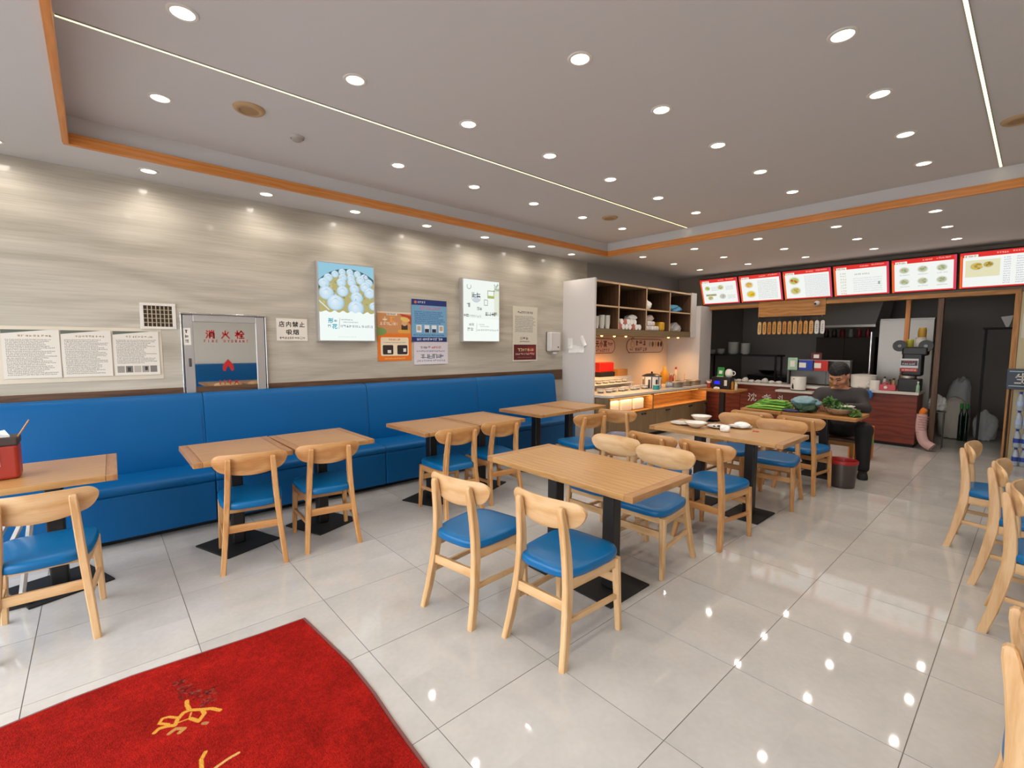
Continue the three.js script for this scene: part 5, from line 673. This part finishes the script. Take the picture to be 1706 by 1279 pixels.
{ // red tissue box on the wall table
  const t = thing('tissue_box', 'red container with paper napkins and chopsticks on the wall table', 'tissue box', [-3.05, 0.736, 1.38]); mesh('box', rb(0.15, 0.2, 0.18, 0.02, 0, 0.1, 0, 2), flat(0x9c2c1c, 0.45), t); mesh('rim', rb(0.155, 0.05, 0.185, 0.012, 0, 0.215, 0, 2), flat(0x3c2c26, 0.5), t); mesh('napkin', crease(loft([[[-0.02, 0.2, -0.05], [0.02, 0.2, -0.05], [0.02, 0.2, 0.05], [-0.02, 0.2, 0.05]], [[-0.05, 0.27, -0.03], [0.06, 0.25, -0.06], [0.05, 0.28, 0.05], [-0.03, 0.26, 0.06]]]), 0.4), M.tissue, t); mesh('napkin', sheet(0.07, 0.12, 0.002, 0.02).rotateY(WALL).translate(0.076, 0.08, 0.02), M.tissue, t); mesh('chopstick', rod([0.02, 0.15, -0.04], [0.05, 0.33, -0.14], 0.004), M.honey, t);
  const lad = thing('folding_stand', 'folded white metal stand leaning under the first wall table', 'stand', [-2.93, 0, 1.28]); mesh('strut', beam([0, 0, 0.05], [-0.05, 0.6, -0.03], 0.03, 0.02), M.alu, lad); mesh('strut', beam([-0.1, 0.05, 0.2], [0.0, 0.58, -0.02], 0.03, 0.02), M.alu, lad); mesh('strut', beam([-0.12, 0.05, 0.28], [-0.02, 0.56, 0.05], 0.03, 0.02), M.alu, lad); mesh('foot', rb(0.05, 0.03, 0.12, 0.005, 0, 0.015, 0.06), M.black, lad);
}

// ---------- the man sorting greens ----------
{
  const seg = (p, a, b, r0, r1) => { const bx_ = b[0] - a[0], by = b[1] - a[1], bz = b[2] - a[2], px = p[0] - a[0], py = p[1] - a[1], pz = p[2] - a[2], h = Math.max(0, Math.min(1, (px * bx_ + py * by + pz * bz) / (bx_ * bx_ + by * by + bz * bz + 1e-9))); return Math.hypot(px - bx_ * h, py - by * h, pz - bz * h) - (r0 + (r1 - r0) * h); };
  const smin = (a, b, k) => { const h = Math.max(0, Math.min(1, 0.5 + 0.5 * (b - a) / k)); return b * (1 - h) + a * h - k * h * (1 - h); };
  const SK = new THREE.Color(0xbc8466), SW = new THREE.Color(0x363132), TR = new THREE.Color(0x131315), DK = new THREE.Color(0x1a1412), LP = new THREE.Color(0x8a4f42);
  function build(c, half, res, fn, paint, xf) {
    const mc = new MarchingCubes(res, new THREE.MeshStandardMaterial(), false, false, 160000), hs = res / 2; mc.isolation = 0;
    for (let k = 0; k < res; k++) for (let j = 0; j < res; j++) for (let i = 0; i < res; i++) mc.field[k * res * res + j * res + i] = -fn([c[0] + (i - hs) / hs * half, c[1] + (j - hs) / hs * half, c[2] + (k - hs) / hs * half]);
    mc.update(); const n = mc.count, pos = new Float32Array(n * 3), nor = new Float32Array(n * 3), col = new Float32Array(n * 3);
    for (let i = 0; i < n; i++) { const p = [0, 1, 2].map((q) => c[q] + mc.positionArray[i * 3 + q] * half), k = paint(p); pos.set(p, i * 3); const L = Math.hypot(mc.normalArray[i * 3], mc.normalArray[i * 3 + 1], mc.normalArray[i * 3 + 2]) || 1; for (let q = 0; q < 3; q++) nor[i * 3 + q] = mc.normalArray[i * 3 + q] / L; col.set([k.r, k.g, k.b], i * 3); }
    // make the normals point outward whatever the winding
    const g = new THREE.BufferGeometry(); g.setAttribute('position', new THREE.BufferAttribute(pos, 3)); g.setAttribute('normal', new THREE.BufferAttribute(nor, 3)); g.setAttribute('color', new THREE.BufferAttribute(col, 3)); g.setAttribute('uv', new THREE.BufferAttribute(new Float32Array(n * 2), 2));
    if (xf) g.applyMatrix4(xf); return g;
  }
  const B = { pel: [-0.73, 0.53, -6.0], ch: [-0.73, 0.82, -5.93], nk: [-0.73, 0.97, -5.88], hd: [-0.727, 1.06, -5.82], sl: [-0.925, 0.9, -5.9], sr: [-0.535, 0.92, -5.9], el: [-0.99, 0.765, -5.79], er: [-0.455, 0.775, -5.78], wl: [-0.875, 0.825, -5.56], wr: [-0.575, 0.81, -5.56], hl: [-0.82, 0.5, -5.98], hr: [-0.63, 0.5, -5.98], kl: [-0.97, 0.55, -5.6], kr: [-0.43, 0.54, -5.66], al: [-0.99, 0.11, -5.66], ar: [-0.405, 0.11, -5.62], tl: [-0.99, 0.05, -5.55], tr: [-0.38, 0.05, -5.5] };
  const body = (p) => {
    let d = seg(p, B.pel, B.ch, 0.15, 0.145); d = smin(d, seg(p, [-0.8, 0.84, -5.93], [-0.66, 0.84, -5.93], 0.13, 0.13), 0.06); d = smin(d, seg(p, B.sl, B.sr, 0.085, 0.085), 0.07); d = smin(d, seg(p, B.nk, B.hd, 0.062, 0.058), 0.05);
    d = smin(d, seg(p, B.sl, B.el, 0.075, 0.06), 0.04); d = smin(d, seg(p, B.sr, B.er, 0.075, 0.06), 0.04); d = smin(d, seg(p, B.el, B.wl, 0.058, 0.04), 0.03); d = smin(d, seg(p, B.er, B.wr, 0.058, 0.04), 0.03);
    d = smin(d, seg(p, B.hl, B.kl, 0.105, 0.09), 0.06); d = smin(d, seg(p, B.hr, B.kr, 0.105, 0.09), 0.06); d = smin(d, seg(p, B.kl, B.al, 0.088, 0.062), 0.03); d = smin(d, seg(p, B.kr, B.ar, 0.088, 0.062), 0.03);
    return d;
  };
  const paintBody = (p) => {
    if (p[1] > 0.985 && Math.hypot(p[0] - B.nk[0], p[2] - B.nk[2]) < 0.1) return SK;
    if (p[1] < 0.6 && p[2] > -6.2 && seg(p, B.pel, B.ch, 0.15, 0.145) > 0.03 || p[1] < 0.55) { const arm = Math.min(seg(p, B.el, B.wl, 0.06, 0.04), seg(p, B.er, B.wr, 0.06, 0.04)); if (arm > 0.03) return TR; }
    return SW;
  };
  const headFn = (p) => { // local: face +z, eyes at y = 0
    const el = (c, r) => { const q = [(p[0] - c[0]) / r[0], (p[1] - c[1]) / r[1], (p[2] - c[2]) / r[2]], k = Math.hypot(...q); return (k - 1) * Math.min(...r); };
    let d = el([0, 0.03, -0.015], [0.083, 0.1, 0.105]); d = smin(d, el([0, -0.045, 0.02], [0.07, 0.088, 0.075]), 0.04); d = smin(d, el([0, -0.108, 0.052], [0.034, 0.026, 0.034]), 0.03);
    d = smin(d, seg(p, [0, 0.005, 0.088], [0, -0.034, 0.112], 0.008, 0.015), 0.014); for (const s of [-1, 1]) { d = smin(d, seg(p, [s * 0.05, 0.02, 0.074], [s * 0.014, 0.024, 0.086], 0.012, 0.012), 0.016); d = smin(d, el([s * 0.048, -0.035, 0.06], [0.03, 0.025, 0.025]), 0.02); d = smin(d, el([s * 0.088, -0.01, -0.012], [0.012, 0.034, 0.022]), 0.008); const eye = Math.hypot(p[0] - s * 0.033, p[1] + 0.001, p[2] - 0.095) - 0.014; d = Math.max(d, -eye); d = smin(d, Math.hypot(p[0] - s * 0.033, p[1] + 0.001, p[2] - 0.074) - 0.0145, 0.004); }
    d = smin(d, seg(p, [-0.022, -0.068, 0.086], [0.022, -0.068, 0.086], 0.008, 0.008), 0.012); d = smin(d, seg(p, [0, -0.07, -0.03], [0, -0.17, -0.06], 0.056, 0.058), 0.04); return d;
  };
  const paintHead = (p) => { if (Math.abs(p[1] + 0.069) < 0.006 && Math.abs(p[0]) < 0.026 && p[2] > 0.07) return LP; for (const s of [-1, 1]) { if (Math.hypot(p[0] - s * 0.033, p[1] - 0.026) < 0.02 && Math.abs(p[1] - 0.027) < 0.006 && p[2] > 0.06) return DK; if (Math.abs(p[1] + 0.003) < 0.0035 && Math.abs(p[0] - s * 0.033) < 0.016 && p[2] > 0.06) return DK; } return SK; };
  const HX = new THREE.Matrix4().compose(V(-0.728, 1.155, -5.765), new THREE.Quaternion().setFromEuler(new THREE.Euler(0.62, -0.15, 0.03)), V(1.1, 1.1, 1.1));
  // a hand: local palm at the origin, fingers along +y curling toward +z, thumb on +x * side
  const handFn = (side) => (p) => { let d = seg(p, [-0.018, -0.03, 0], [-0.022, 0.035, 0], 0.02, 0.016); d = smin(d, seg(p, [0.018, -0.03, 0], [0.022, 0.035, 0], 0.02, 0.016), 0.02); d = smin(d, seg(p, [0, -0.07, 0], [0, -0.02, 0], 0.026, 0.024), 0.02);
    for (const [k, [x, l]] of [[-0.031, 0.06], [-0.011, 0.075], [0.011, 0.078], [0.031, 0.068]].entries()) { const s = k - 1.5, a = [x, 0.04, 0], b = [x * 1.15, 0.04 + l * 0.5, 0.012], c = [x * 1.15, 0.04 + l * 0.68, 0.036], e = [x * 1.1, 0.04 + l * 0.66, 0.058]; let f = seg(p, a, b, 0.0105, 0.0095); f = smin(f, seg(p, b, c, 0.0095, 0.009), 0.004); f = smin(f, seg(p, c, e, 0.009, 0.0075), 0.004); d = Math.min(d, smin(d, f, 0.006)); }
    const sx = side; let t = seg(p, [sx * 0.03, -0.02, 0.005], [sx * 0.058, 0.012, 0.028], 0.013, 0.0105); t = smin(t, seg(p, [sx * 0.058, 0.012, 0.028], [sx * 0.052, 0.042, 0.048], 0.0105, 0.008), 0.004); return smin(d, t, 0.008); };
  const handX = (w, dir, palm) => { const y = V(...dir).normalize(), z = V(...palm).sub(y.clone().multiplyScalar(V(...palm).dot(y))).normalize(), x = y.clone().cross(z); const m = new THREE.Matrix4().makeBasis(x, y, z); m.setPosition(V(...w).add(y.clone().multiplyScalar(0.06))); return m; };
  const t = thing('person', 'person in a charcoal sweater and black trousers sorting greens at the table', 'person', [0, 0, 0]);
  const geo = mergeGeometries([build([-0.73, 0.62, -5.75], 0.72, 116, body, paintBody), build([0, -0.01, 0], 0.2, 80, headFn, paintHead, HX), build([0, 0, 0], 0.135, 64, handFn(1), () => SK, handX(B.wl, [0.55, -0.15, 0.55], [0.2, -1, 0.2])), build([0, 0, 0], 0.135, 64, handFn(-1), () => SK, handX(B.wr, [-0.5, -0.25, 0.6], [-0.2, -1, 0.2]))]);
  mesh('body', geo, std({ vertexColors: true, roughness: 0.75 }), t);
  const hairFn = (p) => { const q = [p[0] / 0.092, (p[1] - 0.042) / 0.103, (p[2] + 0.02) / 0.112], d = (Math.hypot(...q) - 1) * 0.092, front = p[2] - 0.035 - Math.max(0, p[1] - 0.07) * 2.2; const low = 0.012 - p[1] + Math.max(0, -p[2] - 0.02) * -0.9; return Math.max(d + 0.003 * Math.sin(p[0] * 160) * Math.sin(p[2] * 140), Math.max(-(p[1] - (p[2] > 0.03 ? 0.055 : p[2] > -0.005 ? 0.03 : p[2] > -0.04 ? 0.0 : -0.06)), -1)); };
  mesh('hair', build([0, 0.02, 0], 0.2, 72, hairFn, () => DK, HX), std({ color: 0x0a0807, roughness: 0.65 }), t);
  for (const [a, b] of [[B.al, B.tl], [B.ar, B.tr]]) { const dx = b[0] - a[0], dz = b[2] - a[2], an = Math.atan2(dx, dz); const prof = (z, w, h) => [[-w, 0.004, z], [-w, h * 0.5, z], [-w * 0.6, h, z], [w * 0.6, h, z], [w, h * 0.5, z], [w, 0.004, z]].reverse(); mesh('shoe', crease(loft([prof(-0.085, 0.032, 0.07), prof(-0.06, 0.042, 0.1), prof(0.0, 0.044, 0.1), prof(0.06, 0.05, 0.075), prof(0.12, 0.052, 0.06), prof(0.165, 0.04, 0.045), prof(0.185, 0.02, 0.02)].reverse()), 1).rotateY(an).translate(a[0], 0, a[2]), M.blackMatt, t); }
  const st = thing('wooden_stool', 'plain wooden stool under the seated person', 'stool', [-0.72, 0, -5.97]); mesh('seat', grain(rb(0.36, 0.035, 0.3, 0.006, 0, 0.36, 0), 'x'), M.walnut, st); for (const [a, b] of [[-1, -1], [1, -1], [-1, 1], [1, 1]]) mesh('leg', grain(rb(0.035, 0.342, 0.035, 0.003, a * 0.15, 0.171, b * 0.12), 'y'), M.honey, st); for (const s of [-1, 1]) mesh('apron', grain(rb(0.27, 0.05, 0.018, 0.002, 0, 0.315, s * 0.12), 'x'), M.honey, st);
}
{ // vegetables
  const Y = 0.737;
  const greens = [0x5f9c2a, 0x7ab436, 0x98c650, 0x4c8a24, 0xaed068].map((c) => flat(c, 0.5));
  for (let k = 0; k < 42; k++) { const L = k < 16 ? 0 : k < 29 ? 1 : k < 38 ? 2 : 3, q = k - [0, 16, 29, 38][L], z = -5.1 - q * 0.0235 - L * 0.024, y = Y + 0.012 + L * 0.03, x0 = -1.53 + rr(0, 0.04) + L * 0.045, x1 = -1.09 - rr(0, 0.02), b = rr(-0.006, 0.006), s = rr(-1, 1);
    tag(mesh('green_stalk', mergeAll([tube([[x0, Math.max(Y + 0.01, y - 0.02 * L), z + b], [x0 + 0.13, y + 0.002, z + b], [(x0 + x1) / 2 + 0.04, y + 0.004, z], [x1, y, z - b]], 0.0112, 10, 6), tube([[x0 + 0.13, y + 0.004, z + b], [x0 + 0.05, y + 0.014, z + s * 0.008], [x0 - 0.02, Math.max(Y + 0.006, y - 0.015), z + s * 0.02]], 0.0055, 6, 5)]), greens[(k * 7) % 5], scene), 'long green garlic stalk in the heap on the table', 'vegetable', 'green stalks heaped on the table'); }
  crumple('dark_greens', 'dark leafy greens showing through the teal bag', 'vegetable', -0.93, Y, -5.27, 0.125, 0.07, 0.15, flat(0x2f4a34, 0.7), 101, 0.35);
  crumple('teal_bag', 'teal plastic bag slumped over dark greens', 'bag', -0.94, Y + 0.055, -5.3, 0.155, 0.07, 0.14, phy({ color: 0x7ea6b0, roughness: 0.35, transmission: 0.3, thickness: 0 }), 102, 0.32).userData.group = undefined;
  crumple('navy_bag', 'flat navy plastic bag at the table seam', 'bag', -1.03, Y, -5.11, 0.09, 0.022, 0.035, flat(0x141d4c, 0.35), 103, 0.25);
  const bowl = thing('steel_bowl', 'wide dull bowl full of leafy greens', 'bowl', [-0.58, Y, -5.3]); mesh('bowl_body', lathe([[0, 0.004], [0.07, 0], [0.12, 0.03], [0.145, 0.07], [0.14, 0.072], [0.115, 0.034], [0.06, 0.01], [0, 0.01]], 30), std({ color: 0xb59a80, metalness: 0.4, roughness: 0.4 }), bowl); mesh('rim', new THREE.TorusGeometry(0.143, 0.004, 6, 30).rotateX(Math.PI / 2).translate(0, 0.071, 0), M.steel, bowl);
  const leaf = (s) => { const g = new THREE.BufferGeometry(); g.setAttribute('position', new THREE.Float32BufferAttribute([0, 0, 0, s * 0.5, s * 0.1, s * 0.35, 0, 0, s, 0, s * 0.04, s * 0.5, -s * 0.5, s * 0.1, s * 0.35], 3)); g.setIndex([0, 1, 3, 1, 2, 3, 2, 4, 3, 4, 0, 3]); g.setAttribute('uv', new THREE.Float32BufferAttribute(new Float32Array(10), 2)); g.computeVertexNormals(); return g; };
  const bunch = (name, label, x, y, z, rx, ry, rz, n, cs) => { const o = thing(name, label, 'greens', [x, y, z]); cs.forEach((c, q) => { const gs = []; for (let k = 0; k < n; k++) { const a = rr(0, 6.28), e = Math.acos(rr(0.05, 1)), r = rr(0.55, 1), g = leaf(rr(0.022, 0.045)).rotateX(rr(-1.5, 1)).rotateY(rr(0, 6.28)).translate(rx * r * Math.sin(e) * Math.cos(a), ry * r * Math.cos(e), rz * r * Math.sin(e) * Math.sin(a)); gs.push(g); } mesh('leaves', gs, std({ color: c, roughness: 0.6, side: THREE.DoubleSide }), o); }); mesh('stems', Array.from({ length: 14 }, () => rod([rr(-rx, rx) * 0.5, 0, rr(-rz, rz) * 0.5], [rr(-rx, rx) * 0.8, ry * rr(0.4, 0.9), rr(-rz, rz) * 0.8], 0.0025)), flat(0x7a9a4c, 0.6), o); return o; };
  bunch('leafy_heap', 'leafy green herbs heaped in the dull bowl', -0.58, Y + 0.03, -5.3, 0.13, 0.07, 0.13, 110, [0x2f5424, 0x47702e, 0x5c8438]);
  bunch('leafy_bunch', 'leafy bunch held in the hands above the bowl', -0.71, Y + 0.075, -5.45, 0.1, 0.09, 0.07, 100, [0x2c4f24, 0x40682c, 0x56803a]);
  bunch('herb_sprigs', 'loose herb sprigs spilling at the table corner', -0.43, Y, -5.25, 0.055, 0.06, 0.1, 60, [0x4a7030, 0x6a8c40]);
  const roots = thing('root_stems', 'pale root ends lying over the bowl rim', 'stems', [-0.52, Y + 0.09, -5.3]); for (let k = 0; k < 10; k++) mesh('stem', rod([rr(-0.07, 0.07), 0, rr(-0.06, 0.06)], [rr(-0.07, 0.07), 0.015, rr(-0.08, 0.08)], 0.005), flat(0xd8d4c4, 0.6), roots);
  const bin = thing('waste_bin', 'dark steel waste bin lined with a red bag', 'waste bin', [-0.47, 0, -5.02]); bin.scale.setScalar(1.09); mesh('bin_body', lathe([[0, 0.004], [0.105, 0.004], [0.11, 0.01], [0.128, 0.26], [0.124, 0.26], [0.1, 0.02]], 32), std({ color: 0x5a5452, metalness: 0.8, roughness: 0.35 }), bin); mesh('liner', lathe([[0.1, 0.1], [0.122, 0.25], [0.126, 0.268], [0.133, 0.262], [0.131, 0.235]], 32), flat(0x9c1a1a, 0.4), bin);
  const ct = thing('snack_carton', 'orange and green carton on the floor behind the person', 'carton', [-0.66, 0, -6.75]); mesh('carton', rb(0.24, 0.44, 0.2, 0.01, 0, 0.22, 0), M.orange, ct); mesh('green_band', rb(0.242, 0.12, 0.202, 0.01, 0, 0.24, 0), flat(0x8aa83a, 0.6), ct);
}
// ---------- red rug ----------
{
  const edge = [[-1.755, 1.29], [-1.779, 1.085], [-1.784, 0.885], [-1.763, 0.624], [-1.742, 0.377], [-1.735, 0.149], [-1.461, 0.125], [-1.214, 0.104], [-0.957, 0.104], [-0.76, 0.115], [-0.596, 0.12], [-0.491, 0.122], [-0.2, 0.135], [0.05, 0.13], [0.1, 0.3], [0.1, 1.4], [-1.74, 1.4]];
  const t = thing('entrance_rug', 'red pile entrance rug with worn golden characters', 'rug', [-0.85, 0, 0.75]), X0 = -1.85, Z0 = 0.02, W = 2.05, D = 1.45;
  const rn = lattice(97);
  const tex = canvasTex(1024, 724, (x, w, h) => {
    const P = ([a, b]) => [(a - X0) / W * w, (b - Z0) / D * h]; x.fillStyle = '#8c1711'; x.fillRect(0, 0, w, h);
    const im = x.getImageData(0, 0, w, h); for (let j = 0; j < h; j++) for (let i = 0; i < w; i++) { const k = (j * w + i) * 4, n = rn(i / 60, j / 60, 200, 200) * 26 + rn(i / 3, j / 3, 255, 255) * 34 + rn(i / 14, j / 14, 200, 200) * 16 - 38; im.data[k] = clampB(im.data[k] + n); im.data[k + 1] = clampB(im.data[k + 1] + n * 0.22); im.data[k + 2] = clampB(im.data[k + 2] + n * 0.18); } x.putImageData(im, 0, 0);
    const line = (pts, wd, c) => { x.strokeStyle = c; x.lineWidth = wd / W * w; x.lineCap = x.lineJoin = 'round'; x.beginPath(); pts.map(P).forEach((q, i) => x[i ? 'lineTo' : 'moveTo'](...q)); x.stroke(); };
    for (const [a, b, r] of [[-1.578, 0.731, 0.02], [-1.52, 0.72, 0.026], [-1.481, 0.712, 0.03], [-1.438, 0.678, 0.03], [-1.418, 0.641, 0.028], [-1.37, 0.66, 0.024]]) for (let k = 0; k < 26; k++) { const [u, v] = P([a + rr(-r, r), b + rr(-r, r)]); x.fillStyle = ['rgba(92,24,20,0.5)', 'rgba(130,88,76,0.35)', 'rgba(70,20,20,0.45)'][k % 3]; x.beginPath(); x.ellipse(u, v, rr(2, 6), rr(1, 4), rr(0, 3), 0, 7); x.fill(); }
    const gold = '#c8923a'; line([[-1.277, 0.628], [-1.31, 0.652], [-1.33, 0.682], [-1.359, 0.721], [-1.359, 0.741], [-1.334, 0.764], [-1.305, 0.775], [-1.318, 0.795], [-1.327, 0.824], [-1.314, 0.839]], 0.016, gold); line([[-1.359, 0.721], [-1.398, 0.725], [-1.426, 0.722]], 0.016, gold); line([[-1.346, 0.765], [-1.372, 0.788], [-1.379, 0.809], [-1.357, 0.821], [-1.328, 0.794]], 0.012, gold); line([[-1.313, 0.766], [-1.308, 0.728], [-1.339, 0.718]], 0.007, gold); line([[-1.325, 0.682], [-1.298, 0.678], [-1.268, 0.702], [-1.303, 0.723]], 0.016, gold); line([[-1.272, 0.797], [-1.283, 0.775], [-1.262, 0.75], [-1.251, 0.767]], 0.016, '#b08048');
    line([[-1.083, 0.707], [-1.056, 0.724], [-1.0, 0.73], [-0.93, 0.75]], 0.014, gold); line([[-0.999, 0.617], [-0.996, 0.65], [-0.985, 0.69], [-0.95, 0.74]], 0.012, '#c89c5c'); line([[-1.243, 0.69], [-1.235, 0.68]], 0.016, '#a8744c');
  });
  const sh = new THREE.Shape(edge.map(([a, b]) => new THREE.Vector2(a, -b))), mk = (shape, d) => new THREE.ExtrudeGeometry(shape, { depth: d, bevelEnabled: true, bevelThickness: 0.002, bevelSize: 0.003, bevelSegments: 1 }).rotateX(-Math.PI / 2).translate(0.85, 0.002, -0.75);
  mesh('backing', mk(sh, 0.004), flat(0x7d4c4a, 0.9), t);
  const c = [-0.85, 0.75], inner = new THREE.Shape(edge.map(([a, b]) => new THREE.Vector2(c[0] + (a - c[0]) * 0.982, -(c[1] + (b - c[1]) * 0.974)))), g = mk(inner, 0.009), p = g.attributes.position, uv = g.attributes.uv;
  for (let i = 0; i < p.count; i++) uv.setXY(i, (p.getX(i) - 0.85 - X0) / W, 1 - (p.getZ(i) + 0.75 - Z0) / D);
  mesh('pile', g, phy({ map: tex, roughness: 0.95, specularIntensity: 0.12, bumpMap: rep(vinT.clone(), 5, 5), bumpScale: 0.002 }), t);
}
renderer.render(scene, camera);
